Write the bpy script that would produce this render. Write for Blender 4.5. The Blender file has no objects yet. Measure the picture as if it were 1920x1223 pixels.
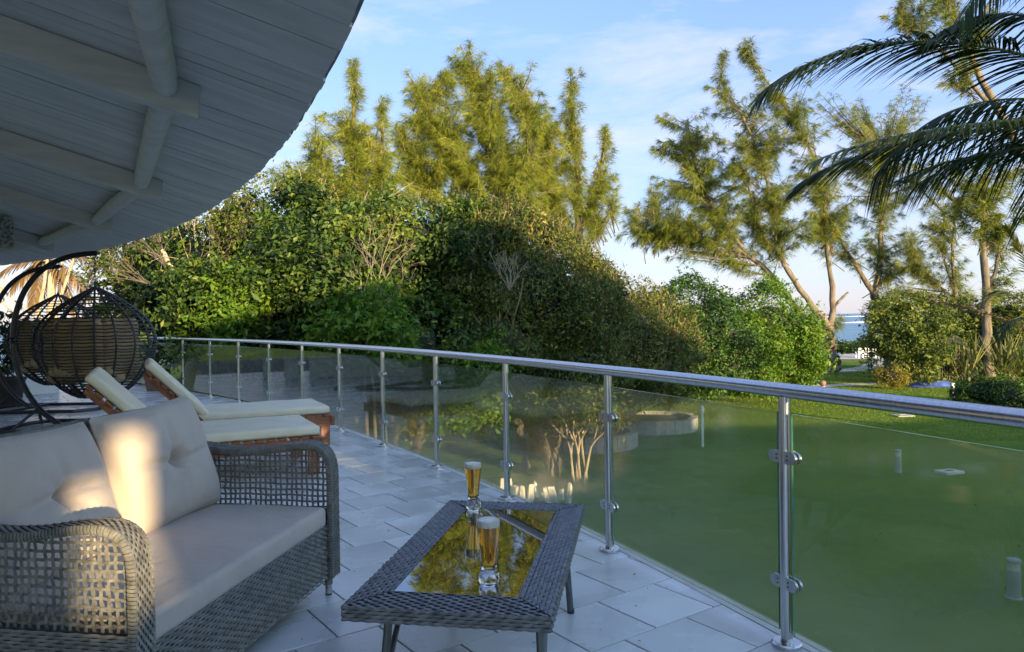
import bpy, bmesh, math, random
import numpy as np
from mathutils import Vector, Matrix, Quaternion

rng = np.random.default_rng(7)
random.seed(7)
R = math.radians
scene = bpy.context.scene
COL = scene.collection

# ------------------------------------------------------------------ camera
CAM_Z, PITCH, ROLL, LENS = 1.4, R(0.60), R(0.82), 26.0
fw = np.array([0, math.cos(PITCH), -math.sin(PITCH)])
r0 = np.array([1.0, 0, 0]); u0 = np.cross(r0, fw)
rt = math.cos(ROLL) * r0 - math.sin(ROLL) * u0
up = np.cross(rt, fw)
CAM = np.array([0, 0, CAM_Z])
cd = bpy.data.cameras.new('camera'); cam = bpy.data.objects.new('camera', cd); COL.objects.link(cam)
cd.lens = LENS; cd.sensor_width = 36; cd.clip_start = 0.05; cd.clip_end = 60000
cam.matrix_world = Matrix(((rt[0], up[0], -fw[0], 0), (rt[1], up[1], -fw[1], 0), (rt[2], up[2], -fw[2], CAM_Z), (0, 0, 0, 1)))
scene.camera = cam

# ------------------------------------------------------------------ sun, sky, exposure
SUN_AZ, SUN_EL = R(148), R(9)          # the sun stands low behind the viewer's right shoulder
sun_dir = np.array([math.sin(SUN_AZ) * math.cos(SUN_EL), math.cos(SUN_AZ) * math.cos(SUN_EL), math.sin(SUN_EL)])
sl = bpy.data.lights.new('sun', 'SUN'); sl.energy = 2.7; sl.angle = R(0.55); sl.color = (1.0, 0.75, 0.41)
so = bpy.data.objects.new('sun', sl); COL.objects.link(so)
so.rotation_euler = Vector(sun_dir).to_track_quat('Z', 'Y').to_euler()
world = bpy.data.worlds.new('World'); scene.world = world; world.use_nodes = True
wn, wl = world.node_tree.nodes, world.node_tree.links
sky = wn.new('ShaderNodeTexSky'); sky.sky_type = 'NISHITA'; sky.sun_disc = False
sky.sun_elevation = SUN_EL; sky.sun_rotation = SUN_AZ; sky.air_density = 1.0; sky.dust_density = 0.2; sky.ozone_density = 2.2
tc = wn.new('ShaderNodeTexCoord')
mp = wn.new('ShaderNodeMapping'); mp.inputs['Scale'].default_value = (1.0, 1.0, 3.4); mp.inputs['Location'].default_value = (0.9, 0.35, 0.1)
nz = wn.new('ShaderNodeTexNoise'); nz.inputs['Scale'].default_value = 3.4; nz.inputs['Detail'].default_value = 9; nz.inputs['Roughness'].default_value = 0.62; nz.inputs['Distortion'].default_value = 0.25
cr = wn.new('ShaderNodeValToRGB'); cr.color_ramp.elements[0].position = 0.46; cr.color_ramp.elements[1].position = 0.76
cr.color_ramp.elements[1].color = (0.75, 0.75, 0.75, 1)
mixc = wn.new('ShaderNodeMix'); mixc.data_type = 'RGBA'; mixd = wn.new('ShaderNodeMix'); mixd.data_type = 'RGBA'; mixd.inputs['B'].default_value = (1.35, 1.28, 1.42, 1)
wl.new(tc.outputs['Generated'], mp.inputs['Vector']); wl.new(mp.outputs[0], nz.inputs['Vector']); wl.new(nz.outputs['Fac'], cr.inputs['Fac'])
sx_ = wn.new('ShaderNodeSeparateXYZ'); wl.new(tc.outputs['Generated'], sx_.inputs[0])
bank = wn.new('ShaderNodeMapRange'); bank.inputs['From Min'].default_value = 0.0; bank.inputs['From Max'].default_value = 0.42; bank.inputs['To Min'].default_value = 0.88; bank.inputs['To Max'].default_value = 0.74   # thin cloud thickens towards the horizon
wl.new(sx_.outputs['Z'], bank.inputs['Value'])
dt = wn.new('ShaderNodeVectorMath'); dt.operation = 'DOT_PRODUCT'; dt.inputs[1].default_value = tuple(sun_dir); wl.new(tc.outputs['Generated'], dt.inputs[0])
thin = wn.new('ShaderNodeMapRange'); thin.interpolation_type = 'SMOOTHSTEP'; thin.inputs['From Min'].default_value = -0.55; thin.inputs['From Max'].default_value = 0.9; thin.inputs['To Min'].default_value = 1.0; thin.inputs['To Max'].default_value = 0.12  # bank weakened towards the sun, added to brighten the shaded terrace
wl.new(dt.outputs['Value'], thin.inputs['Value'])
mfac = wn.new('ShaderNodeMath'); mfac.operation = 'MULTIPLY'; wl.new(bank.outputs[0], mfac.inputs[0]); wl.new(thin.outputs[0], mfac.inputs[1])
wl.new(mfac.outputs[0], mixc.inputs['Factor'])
air = wn.new('ShaderNodeValToRGB'); air.color_ramp.elements[0].color = (0.60, 0.63, 0.95, 1); air.color_ramp.elements[1].color = (0.25, 0.39, 1.02, 1); air.color_ramp.elements[1].position = 0.42
wl.new(sx_.outputs['Z'], air.inputs['Fac']); wl.new(air.outputs['Color'], mixc.inputs['B'])
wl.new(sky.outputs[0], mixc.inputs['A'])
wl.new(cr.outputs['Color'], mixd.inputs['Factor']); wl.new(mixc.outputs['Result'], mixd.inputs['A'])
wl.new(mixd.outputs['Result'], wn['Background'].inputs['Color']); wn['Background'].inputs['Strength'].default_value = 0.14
scene.view_settings.view_transform = 'Standard'; scene.view_settings.look = 'None'
scene.view_settings.exposure = 2.55; scene.view_settings.gamma = 1.0; scene.view_settings.use_curve_mapping = False
scene.render.engine = 'CYCLES'
cy = scene.cycles
cy.use_denoising = True; cy.max_bounces = 10; cy.transparent_max_bounces = 24; cy.diffuse_bounces = 4; cy.glossy_bounces = 5; cy.transmission_bounces = 8
cy.sample_clamp_indirect = 6; cy.caustics_reflective = False; cy.caustics_refractive = True

# ------------------------------------------------------------------ helpers
F = LENS / 36 * 1920                       # the survey of the photograph: rays at 1920 x 1223
LAWN = -3.0
def ray(px, py): return fw + (px - 960) / F * rt - (py - 611.5) / F * up
def A(px, py, y):
    d = ray(px, py); return CAM + d * (y / d[1])
def onz(px, py, z):
    d = ray(px, py); return CAM + d * ((z - CAM_Z) / d[2])
def G(px, py): return onz(px, py, LAWN)

def tag(o, label=None, cat=None, group=None, kind=None):
    if label: o['label'] = label
    if cat: o['category'] = cat
    if group: o['group'] = group
    if kind: o['kind'] = kind
    return o
def empty(name, loc=(0, 0, 0), rz=0, label=None, cat=None, group=None):
    o = bpy.data.objects.new(name, None); COL.objects.link(o)
    o.location = loc; o.rotation_euler = (0, 0, rz); o.empty_display_size = 0.1
    return tag(o, label, cat, group)
def link(name, me, mat=None, parent=None):
    o = bpy.data.objects.new(name, me); COL.objects.link(o)
    if mat is not None and len(me.materials) == 0:
        for m in (mat if isinstance(mat, (list, tuple)) else [mat]): me.materials.append(m)
    if parent: o.parent = parent
    return o
def copy_tree(o, parent=None):
    c = o.copy(); COL.objects.link(c); c.parent = parent
    for ch in list(o.children): copy_tree(ch, c)
    return c
def fast(name, V, Fc, mat, parent=None, rnd=None, smooth=False):
    V = np.asarray(V, np.float32); Fc = np.asarray(Fc, np.int32)
    me = bpy.data.meshes.new(name)
    k = Fc.shape[1]
    me.vertices.add(len(V)); me.loops.add(Fc.size); me.polygons.add(len(Fc))
    me.vertices.foreach_set('co', V.ravel())
    me.loops.foreach_set('vertex_index', Fc.ravel())
    me.polygons.foreach_set('loop_start', np.arange(0, Fc.size, k, dtype=np.int32))
    if smooth: me.polygons.foreach_set('use_smooth', np.ones(len(Fc), bool))
    me.update(calc_edges=True)
    if rnd is not None:
        at = me.attributes.new('rnd', 'FLOAT', 'POINT'); at.data.foreach_set('value', np.asarray(rnd, np.float32))
    return link(name, me, mat, parent)

class MB:
    def __init__(s): s.v = []; s.f = []; s.mi = []
    def add(s, vs, fs, m=0):
        b = len(s.v); s.v += [tuple(map(float, q)) for q in vs]
        s.f += [tuple(b + i for i in f) for f in fs]; s.mi += [m] * len(fs); return s
    def box(s, c, size, M=None, m=0):
        c = np.array(c, float); h = np.array(size, float) / 2
        vs = np.array([[x, y, z] for x in (-1, 1) for y in (-1, 1) for z in (-1, 1)], float) * h
        if M is not None: vs = vs @ np.array(M, float).T
        return s.add(vs + c, [(0, 1, 3, 2), (4, 6, 7, 5), (0, 4, 5, 1), (2, 3, 7, 6), (0, 2, 6, 4), (1, 5, 7, 3)], m)
    def hexa(s, v8, m=0):
        return s.add(v8, [(0, 1, 3, 2), (4, 6, 7, 5), (0, 4, 5, 1), (2, 3, 7, 6), (0, 2, 6, 4), (1, 5, 7, 3)], m)
    def tube(s, pts, rad, sides=8, cap=True, m=0, closed=False):
        P = np.array(pts, float); n = len(P)
        rad = np.full(n, rad, float) if np.isscalar(rad) else np.array(rad, float)
        T = np.gradient(P, axis=0) if n > 2 else np.repeat((P[1] - P[0])[None], n, 0)
        if closed: T = np.roll(P, -1, 0) - np.roll(P, 1, 0)
        T = T / (np.linalg.norm(T, axis=1)[:, None] + 1e-9)
        ref = np.array([0, 0, 1.0]) if abs(T[:, 2]).mean() < 0.8 else np.array([1.0, 0.13, 0])
        S = np.cross(T, ref); S /= np.linalg.norm(S, axis=1)[:, None] + 1e-9
        U = np.cross(S, T)
        a = np.arange(sides) / sides * 2 * math.pi
        V = P[:, None] + rad[:, None, None] * (np.cos(a)[None, :, None] * S[:, None] + np.sin(a)[None, :, None] * U[:, None])
        fs = []
        for i in range(n if closed else n - 1):
            j = (i + 1) % n
            for k in range(sides):
                l = (k + 1) % sides; fs.append((i * sides + k, i * sides + l, j * sides + l, j * sides + k))
        if cap and not closed: fs += [tuple(range(sides))[::-1], tuple((n - 1) * sides + k for k in range(sides))]
        return s.add(V.reshape(-1, 3), fs, m)
    def lathe(s, prof, c=(0, 0, 0), sides=24, m=0):
        c = np.array(c, float); vs = []; fs = []; n = len(prof)
        for r_, z_ in prof:
            for k in range(sides):
                a = k / sides * 2 * math.pi; vs.append((c[0] + r_ * math.cos(a), c[1] + r_ * math.sin(a), c[2] + z_))
        for i in range(n - 1):
            for k in range(sides):
                l = (k + 1) % sides; fs.append((i * sides + k, i * sides + l, (i + 1) * sides + l, (i + 1) * sides + k))
        fs += [tuple(range(sides))[::-1], tuple((n - 1) * sides + k for k in range(sides))]
        return s.add(vs, fs, m)
    def build(s, name, mat, parent=None, smooth=False, bevel=0, angle=40):
        me = bpy.data.meshes.new(name); me.from_pydata(s.v, [], s.f)
        if bevel:
            bm = bmesh.new(); bm.from_mesh(me)
            r_ = bmesh.ops.bevel(bm, geom=[e for e in bm.edges if len(e.link_faces) == 2 and e.calc_face_angle() > 0.5], offset=bevel, segments=3, profile=0.6, affect='EDGES')
            keep = set(r_['faces']); 
            for f in bm.faces: f.smooth = f in keep
            bm.to_mesh(me); bm.free()
        mats = mat if isinstance(mat, (list, tuple)) else [mat]
        for q in mats: me.materials.append(q)
        if any(s.mi) and not bevel: me.polygons.foreach_set('material_index', s.mi)
        if smooth:
            me.polygons.foreach_set('use_smooth', [True] * len(me.polygons))
            me.set_sharp_from_angle(angle=R(angle))
        me.update()
        return link(name, me, None, parent)

# ------------------------------------------------------------------ materials
def nmat(name):
    m = bpy.data.materials.new(name); m.use_nodes = True
    return m, m.node_tree.nodes, m.node_tree.links, m.node_tree.nodes['Principled BSDF']
def mat(name, c1, c2=None, scale=6, rough=0.6, metal=0, bump=0, bscale=40, spec=0.5, coat=0, stretch=(1, 1, 1), orand=0, detail=5, pos=(0.35, 0.65), rrange=0, sheen=0, bump2=0, bscale2=10):
    m, n, l, b = nmat(name)
    b.inputs['Base Color'].default_value = (*c1, 1); b.inputs['Roughness'].default_value = rough; b.inputs['Metallic'].default_value = metal
    b.inputs['Specular IOR Level'].default_value = spec; b.inputs['Coat Weight'].default_value = coat; b.inputs['Sheen Weight'].default_value = sheen
    t = n.new('ShaderNodeTexCoord'); mpn = n.new('ShaderNodeMapping'); mpn.inputs['Scale'].default_value = stretch
    l.new(t.outputs['Object'], mpn.inputs['Vector']); vec = mpn.outputs[0]
    oi = None
    if orand:
        oi = n.new('ShaderNodeObjectInfo'); ml = n.new('ShaderNodeVectorMath'); ml.operation = 'MULTIPLY_ADD'
        cmb = n.new('ShaderNodeCombineXYZ')
        for k in range(3): l.new(oi.outputs['Random'], cmb.inputs[k])
        l.new(cmb.outputs[0], ml.inputs[0]); ml.inputs[1].default_value = (37, 53, 71); l.new(mpn.outputs[0], ml.inputs[2]); vec = ml.outputs[0]
    if c2 is not None:
        z = n.new('ShaderNodeTexNoise'); z.inputs['Scale'].default_value = scale; z.inputs['Detail'].default_value = detail; l.new(vec, z.inputs['Vector'])
        r_ = n.new('ShaderNodeValToRGB'); r_.color_ramp.elements[0].position = pos[0]; r_.color_ramp.elements[1].position = pos[1]
        r_.color_ramp.elements[0].color = (*c1, 1); r_.color_ramp.elements[1].color = (*c2, 1); l.new(z.outputs['Fac'], r_.inputs['Fac'])
        src = r_.outputs['Color']
        if orand:
            hv = n.new('ShaderNodeHueSaturation'); mr = n.new('ShaderNodeMapRange'); mr.inputs['To Min'].default_value = 1 - orand; mr.inputs['To Max'].default_value = 1 + orand
            l.new(oi.outputs['Random'], mr.inputs['Value']); l.new(mr.outputs[0], hv.inputs['Value']); l.new(src, hv.inputs['Color']); src = hv.outputs['Color']
        l.new(src, b.inputs['Base Color'])
        if rrange:
            mr2 = n.new('ShaderNodeMapRange'); mr2.inputs['To Min'].default_value = rough - rrange; mr2.inputs['To Max'].default_value = rough + rrange
            l.new(z.outputs['Fac'], mr2.inputs['Value']); l.new(mr2.outputs[0], b.inputs['Roughness'])
    if bump:
        z2 = n.new('ShaderNodeTexNoise'); z2.inputs['Scale'].default_value = bscale; z2.inputs['Detail'].default_value = 4; l.new(vec, z2.inputs['Vector'])
        bp = n.new('ShaderNodeBump'); bp.inputs['Strength'].default_value = bump; bp.inputs['Distance'].default_value = 0.02
        l.new(z2.outputs['Fac'], bp.inputs['Height']); l.new(bp.outputs[0], b.inputs['Normal'])
        if bump2:
            z4 = n.new('ShaderNodeTexNoise'); z4.inputs['Scale'].default_value = bscale2; z4.inputs['Detail'].default_value = 3; z4.inputs['Distortion'].default_value = 1.2; l.new(vec, z4.inputs['Vector'])
            bq = n.new('ShaderNodeBump'); bq.inputs['Strength'].default_value = bump2; bq.inputs['Distance'].default_value = 0.03
            l.new(z4.outputs['Fac'], bq.inputs['Height']); l.new(bq.outputs[0], bp.inputs['Normal'])
    return m
def leafmat(name, cols, trans=0.35, rough=0.5, spec=0.3):
    m, n, l, b = nmat(name)
    at = n.new('ShaderNodeAttribute'); at.attribute_name = 'rnd'
    r_ = n.new('ShaderNodeValToRGB'); e = r_.color_ramp.elements
    e[0].position = 0; e[0].color = (*cols[0], 1); e[1].position = 1; e[1].color = (*cols[-1], 1)
    for i in range(1, len(cols) - 1):
        q = e.new(i / (len(cols) - 1)); q.color = (*cols[i], 1)
    l.new(at.outputs['Fac'], r_.inputs['Fac']); l.new(r_.outputs['Color'], b.inputs['Base Color'])
    b.inputs['Roughness'].default_value = rough; b.inputs['Specular IOR Level'].default_value = spec
    tr = n.new('ShaderNodeBsdfTranslucent'); mx = n.new('ShaderNodeMixShader'); mx.inputs['Fac'].default_value = trans
    l.new(r_.outputs['Color'], tr.inputs['Color']); l.new(b.outputs[0], mx.inputs[1]); l.new(tr.outputs[0], mx.inputs[2])
    l.new(mx.outputs[0], n['Material Output'].inputs['Surface'])
    return m

m_white = mat('white_paint_boards', (0.55, 0.545, 0.525), (0.68, 0.675, 0.65), 2.2, 0.55, bump=0.07, bscale=9, stretch=(0.3, 3, 3), orand=0.05)
m_beam = mat('white_paint_beams', (0.55, 0.54, 0.505), (0.66, 0.65, 0.61), 4, 0.55, bump=0.10, bscale=10, stretch=(0.5, 4, 4))
m_fascia = mat('roof_edge', (0.16, 0.16, 0.17), (0.30, 0.30, 0.31), 8, 0.8, bump=0.4)
m_thatch = mat('thatch', (0.20, 0.15, 0.09), (0.30, 0.24, 0.15), 12, 0.9, bump=0.5)
m_plaster = mat('white_plaster', (0.62, 0.61, 0.58), (0.72, 0.71, 0.68), 2, 0.8, bump=0.15)
m_tile = mat('floor_tile', (0.48, 0.475, 0.465), (0.68, 0.675, 0.66), 2.0, 0.27, bump=0.03, bscale=9, orand=0.07, spec=0.55, rrange=0.1)
m_grout = mat('grout', (0.07, 0.07, 0.07), (0.13, 0.13, 0.125), 20, 0.9)
m_curb = mat('terrace_edge', (0.48, 0.44, 0.36), (0.60, 0.57, 0.50), 4, 0.7, bump=0.15)
m_steel = mat('brushed_steel', (0.50, 0.50, 0.50), (0.62, 0.61, 0.60), 9, 0.24, 1.0, stretch=(8, 8, 0.6), rrange=0.06)
m_steeldark = mat('steel_bolt', (0.10, 0.10, 0.10), None, rough=0.4, metal=1.0)
m_rattan = mat('grey_rattan', (0.110, 0.108, 0.098), (0.215, 0.21, 0.19), 26, 0.42, spec=0.5, bump=0.12, bscale=120)
m_rattan2 = mat('grey_rattan_table', (0.085, 0.088, 0.092), (0.17, 0.173, 0.178), 26, 0.40, spec=0.5, bump=0.12, bscale=120)
m_rattan_back = mat('rattan_inside', (0.035, 0.034, 0.03), (0.06, 0.058, 0.05), 30, 0.7)
m_cush = mat('sofa_fabric', (0.40, 0.335, 0.285), (0.45, 0.38, 0.325), 5, 0.85, bump=0.12, bscale=300, sheen=0.15, bump2=0.22, bscale2=7)
m_lcush = mat('lounger_fabric', (0.64, 0.56, 0.40), (0.71, 0.63, 0.47), 4, 0.8, bump=0.08, bscale=240, bump2=0.2, bscale2=6)
m_teak = mat('teak', (0.16, 0.050, 0.018), (0.30, 0.105, 0.036), 5, 0.4, stretch=(1, 9, 9), bump=0.1, bscale=20, coat=0.15)
m_tableleg = mat('table_leg_metal', (0.085, 0.092, 0.10), (0.11, 0.115, 0.12), 8, 0.4, 0.3)
m_black = mat('black_metal', (0.012, 0.012, 0.014), (0.022, 0.022, 0.024), 10, 0.38)
m_pod = mat('black_wicker', (0.016, 0.015, 0.015), (0.035, 0.032, 0.03), 25, 0.5)
m_khaki = mat('khaki_cushion', (0.24, 0.18, 0.095), (0.30, 0.23, 0.13), 6, 0.9, bump=0.1, bscale=80)
m_pot = mat('terracotta_pot', (0.14, 0.075, 0.05), (0.19, 0.105, 0.07), 7, 0.7, bump=0.15)
m_potdark = mat('dark_pot', (0.035, 0.028, 0.026), (0.055, 0.045, 0.04), 7, 0.6)
m_soil = mat('soil', (0.03, 0.02, 0.013), (0.06, 0.045, 0.03), 20, 0.95)
m_bark = mat('casuarina_bark', (0.06, 0.05, 0.038), (0.17, 0.135, 0.098), 2.2, 0.9, bump=0.7, bscale=6, stretch=(2, 2, 0.5))
m_bark_d = mat('dark_bark', (0.055, 0.045, 0.035), (0.12, 0.10, 0.075), 3, 0.9, bump=0.6, bscale=8, stretch=(2, 2, 0.5))
m_pale = mat('pale_bark', (0.30, 0.235, 0.16), (0.45, 0.37, 0.27), 4, 0.85, bump=0.4, bscale=10)
m_twig = mat('dry_twig', (0.17, 0.14, 0.095), (0.27, 0.225, 0.16), 6, 0.85)
m_core = mat('foliage_shade', (0.004, 0.006, 0.003), (0.014, 0.020, 0.008), 3, 1.0, bump=1.0, bscale=7)  # near-black colour stands in for the deep shade inside the foliage
m_stone = mat('grey_stone', (0.20, 0.19, 0.175), (0.32, 0.31, 0.29), 4, 0.85, bump=0.4, bscale=12)
m_whitestone = mat('white_stone', (0.50, 0.47, 0.42), (0.66, 0.63, 0.58), 5, 0.85, bump=0.3, bscale=10)
m_path = mat('path_stone', (0.30, 0.28, 0.26), (0.42, 0.40, 0.37), 1.2, 0.9, bump=0.3)
m_patio = mat('patio_sand', (0.36, 0.31, 0.26), (0.46, 0.41, 0.35), 1.0, 0.9)
m_bollard = mat('bollard_grey', (0.28, 0.30, 0.29), (0.36, 0.38, 0.37), 5, 0.6)
m_whitewood = mat('white_painted_wood', (0.70, 0.70, 0.68), (0.80, 0.80, 0.78), 5, 0.6)
m_tarp = mat('blue_tarp', (0.03, 0.055, 0.20), (0.06, 0.10, 0.34), 3, 0.45, bump=0.5, bscale=5)
m_shed = mat('dark_shed', (0.020, 0.015, 0.012), (0.05, 0.038, 0.03), 3, 0.9, stretch=(6, 6, 0.5))
m_cane = mat('cane', (0.07, 0.055, 0.04), (0.16, 0.13, 0.09), 5, 0.8)
m_fixture = mat('weathered_block', (0.16, 0.16, 0.15), (0.42, 0.42, 0.39), 28, 0.85, bump=0.5, bscale=30, pos=(0.45, 0.55))
# foliage
L_broad = leafmat('broad_leaves', [(0.006, 0.017, 0.004), (0.017, 0.042, 0.007), (0.044, 0.086, 0.012), (0.085, 0.135, 0.017), (0.15, 0.175, 0.024)], 0.38)
L_vine = leafmat('vine_leaves', [(0.009, 0.020, 0.004), (0.024, 0.048, 0.008), (0.056, 0.092, 0.012), (0.115, 0.14, 0.019), (0.21, 0.18, 0.034)], 0.32)
L_hedge = leafmat('hedge_leaves', [(0.014, 0.034, 0.007), (0.030, 0.072, 0.012), (0.058, 0.125, 0.016), (0.09, 0.17, 0.02)], 0.35)
L_bright = leafmat('bright_leaves', [(0.03, 0.085, 0.008), (0.065, 0.15, 0.012), (0.11, 0.20, 0.016), (0.16, 0.22, 0.02)], 0.42)
L_olive = leafmat('olive_shrub_leaves', [(0.025, 0.045, 0.010), (0.06, 0.095, 0.016), (0.11, 0.15, 0.022), (0.17, 0.19, 0.03)], 0.38)
L_yellow = leafmat('yellow_shrub_leaves', [(0.10, 0.09, 0.012), (0.18, 0.15, 0.016), (0.24, 0.19, 0.02), (0.20, 0.20, 0.03)], 0.4)
L_cas = leafmat('casuarina_needles', [(0.05, 0.075, 0.015), (0.13, 0.17, 0.024), (0.23, 0.265, 0.032), (0.34, 0.34, 0.05)], 0.42, 0.6, 0.2)
L_casd = leafmat('casuarina_needles_grey', [(0.034, 0.055, 0.016), (0.092, 0.13, 0.024), (0.175, 0.21, 0.03), (0.29, 0.29, 0.045)], 0.40, 0.6, 0.2)
L_palm = leafmat('palm_leaflets', [(0.010, 0.018, 0.006), (0.020, 0.036, 0.008), (0.038, 0.060, 0.010), (0.09, 0.09, 0.018)], 0.2, 0.55, 0.15)
L_palmy = leafmat('palm_leaflets_yellow', [(0.05, 0.06, 0.012), (0.10, 0.11, 0.016), (0.15, 0.13, 0.02), (0.16, 0.09, 0.025)], 0.3, 0.4, 0.45)
L_palmdry = leafmat('palm_leaflets_dry', [(0.13, 0.08, 0.035), (0.24, 0.16, 0.075), (0.34, 0.25, 0.13)], 0.3, 0.6, 0.3)
L_dry = leafmat('dry_stems', [(0.10, 0.075, 0.035), (0.17, 0.13, 0.065), (0.25, 0.19, 0.10)], 0.25, 0.8, 0.1)
L_grass = leafmat('grass_blades', [(0.07, 0.11, 0.009), (0.11, 0.16, 0.012), (0.18, 0.20, 0.022)], 0.3, 0.6, 0.2)
L_strap = leafmat('strap_leaves', [(0.04, 0.06, 0.014), (0.10, 0.13, 0.03), (0.18, 0.19, 0.06), (0.28, 0.26, 0.12)], 0.3, 0.4, 0.4)
L_pot = leafmat('potted_leaves', [(0.012, 0.028, 0.010), (0.025, 0.055, 0.015), (0.05, 0.09, 0.02)], 0.25, 0.4, 0.4)

def glass_pane():
    m, n, l, b = nmat('railing_glass')
    n.remove(b)
    tr = n.new('ShaderNodeBsdfTransparent'); tr.inputs[0].default_value = (0.915, 0.93, 0.885, 1)
    gl = n.new('ShaderNodeBsdfGlossy'); gl.inputs['Roughness'].default_value = 0.035; gl.inputs['Color'].default_value = (1, 1, 1, 1)
    df = n.new('ShaderNodeBsdfDiffuse'); df.inputs['Color'].default_value = (0.60, 0.62, 0.50, 1)
    tl = n.new('ShaderNodeBsdfTranslucent'); tl.inputs['Color'].default_value = (0.60, 0.62, 0.50, 1)
    fr = n.new('ShaderNodeFresnel'); fr.inputs['IOR'].default_value = 1.48
    geo = n.new('ShaderNodeNewGeometry'); inv = n.new('ShaderNodeMath'); inv.operation = 'SUBTRACT'; inv.inputs[0].default_value = 1.0
    mul = n.new('ShaderNodeMath'); mul.operation = 'MULTIPLY'
    l.new(geo.outputs['Backfacing'], inv.inputs[1]); l.new(inv.outputs[0], mul.inputs[0]); l.new(fr.outputs[0], mul.inputs[1])
    t = n.new('ShaderNodeTexCoord'); z = n.new('ShaderNodeTexNoise'); z.inputs['Scale'].default_value = 2.2; z.inputs['Detail'].default_value = 6
    l.new(t.outputs['Object'], z.inputs['Vector'])
    mr = n.new('ShaderNodeMapRange'); mr.inputs['From Min'].default_value = 0.3; mr.inputs['From Max'].default_value = 0.75; mr.inputs['To Min'].default_value = 0.012; mr.inputs['To Max'].default_value = 0.055
    l.new(z.outputs['Fac'], mr.inputs['Value'])
    sp_ = n.new('ShaderNodeSeparateXYZ'); l.new(t.outputs['Object'], sp_.inputs[0])            # salt film thickened low on the panes to paint in the sunlit haze
    low = n.new('ShaderNodeMapRange'); low.interpolation_type = 'SMOOTHSTEP'; low.inputs['From Min'].default_value = 0.75; low.inputs['From Max'].default_value = 0.05; low.inputs['To Min'].default_value = 0.0; low.inputs['To Max'].default_value = 0.06
    l.new(sp_.outputs['Z'], low.inputs['Value']); ad = n.new('ShaderNodeMath'); ad.operation = 'ADD'; l.new(mr.outputs[0], ad.inputs[0]); l.new(low.outputs[0], ad.inputs[1]); mr = ad
    film = n.new('ShaderNodeMixShader'); film.inputs[0].default_value = 0.5; l.new(df.outputs[0], film.inputs[1]); l.new(tl.outputs[0], film.inputs[2])
    rfr = n.new('ShaderNodeBsdfRefraction'); rfr.inputs['Color'].default_value = (0.90, 0.94, 0.86, 1); rfr.inputs['Roughness'].default_value = 0.34; rfr.inputs['IOR'].default_value = 1.035
    blur = n.new('ShaderNodeMixShader'); blur.inputs[0].default_value = 0.22; l.new(tr.outputs[0], blur.inputs[1]); l.new(rfr.outputs[0], blur.inputs[2])
    a1 = n.new('ShaderNodeMixShader'); l.new(mr.outputs[0], a1.inputs[0]); l.new(blur.outputs[0], a1.inputs[1]); l.new(film.outputs[0], a1.inputs[2])
    a2 = n.new('ShaderNodeMixShader'); l.new(mul.outputs[0], a2.inputs[0]); l.new(a1.outputs[0], a2.inputs[1]); l.new(gl.outputs[0], a2.inputs[2])
    l.new(a2.outputs[0], n['Material Output'].inputs['Surface'])
    return m
m_glass = glass_pane()
m_glassedge = mat('glass_edge', (0.05, 0.16, 0.12), (0.08, 0.24, 0.18), 3, 0.15, spec=0.7)
def clear(name, col, ior, rough=0.0):
    m, n, l, b = nmat(name)
    b.inputs['Base Color'].default_value = (*col, 1); b.inputs['Transmission Weight'].default_value = 1.0; b.inputs['IOR'].default_value = ior; b.inputs['Roughness'].default_value = rough
    return m
m_clear = clear('clear_glass', (1, 1, 1), 1.45)
m_beer = clear('beer', (1.0, 0.56, 0.06), 1.24, 0.02)
m_foam = mat('beer_foam', (0.75, 0.70, 0.60), (0.85, 0.81, 0.72), 60, 0.9, bump=0.2, bscale=200)
def table_glass():
    m, n, l, b = nmat('dark_table_glass')
    b.inputs['Base Color'].default_value = (0.006, 0.007, 0.008, 1); b.inputs['Roughness'].default_value = 0.015
    b.inputs['IOR'].default_value = 1.9; b.inputs['Specular IOR Level'].default_value = 0.9
    gl = n.new('ShaderNodeBsdfGlossy'); gl.inputs['Roughness'].default_value = 0.012; gl.inputs['Color'].default_value = (0.95, 0.96, 0.97, 1)
    mx = n.new('ShaderNodeMixShader'); mx.inputs[0].default_value = 0.11
    l.new(b.outputs[0], mx.inputs[1]); l.new(gl.outputs[0], mx.inputs[2]); l.new(mx.outputs[0], n['Material Output'].inputs['Surface'])
    return m
m_tglass = table_glass()
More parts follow.
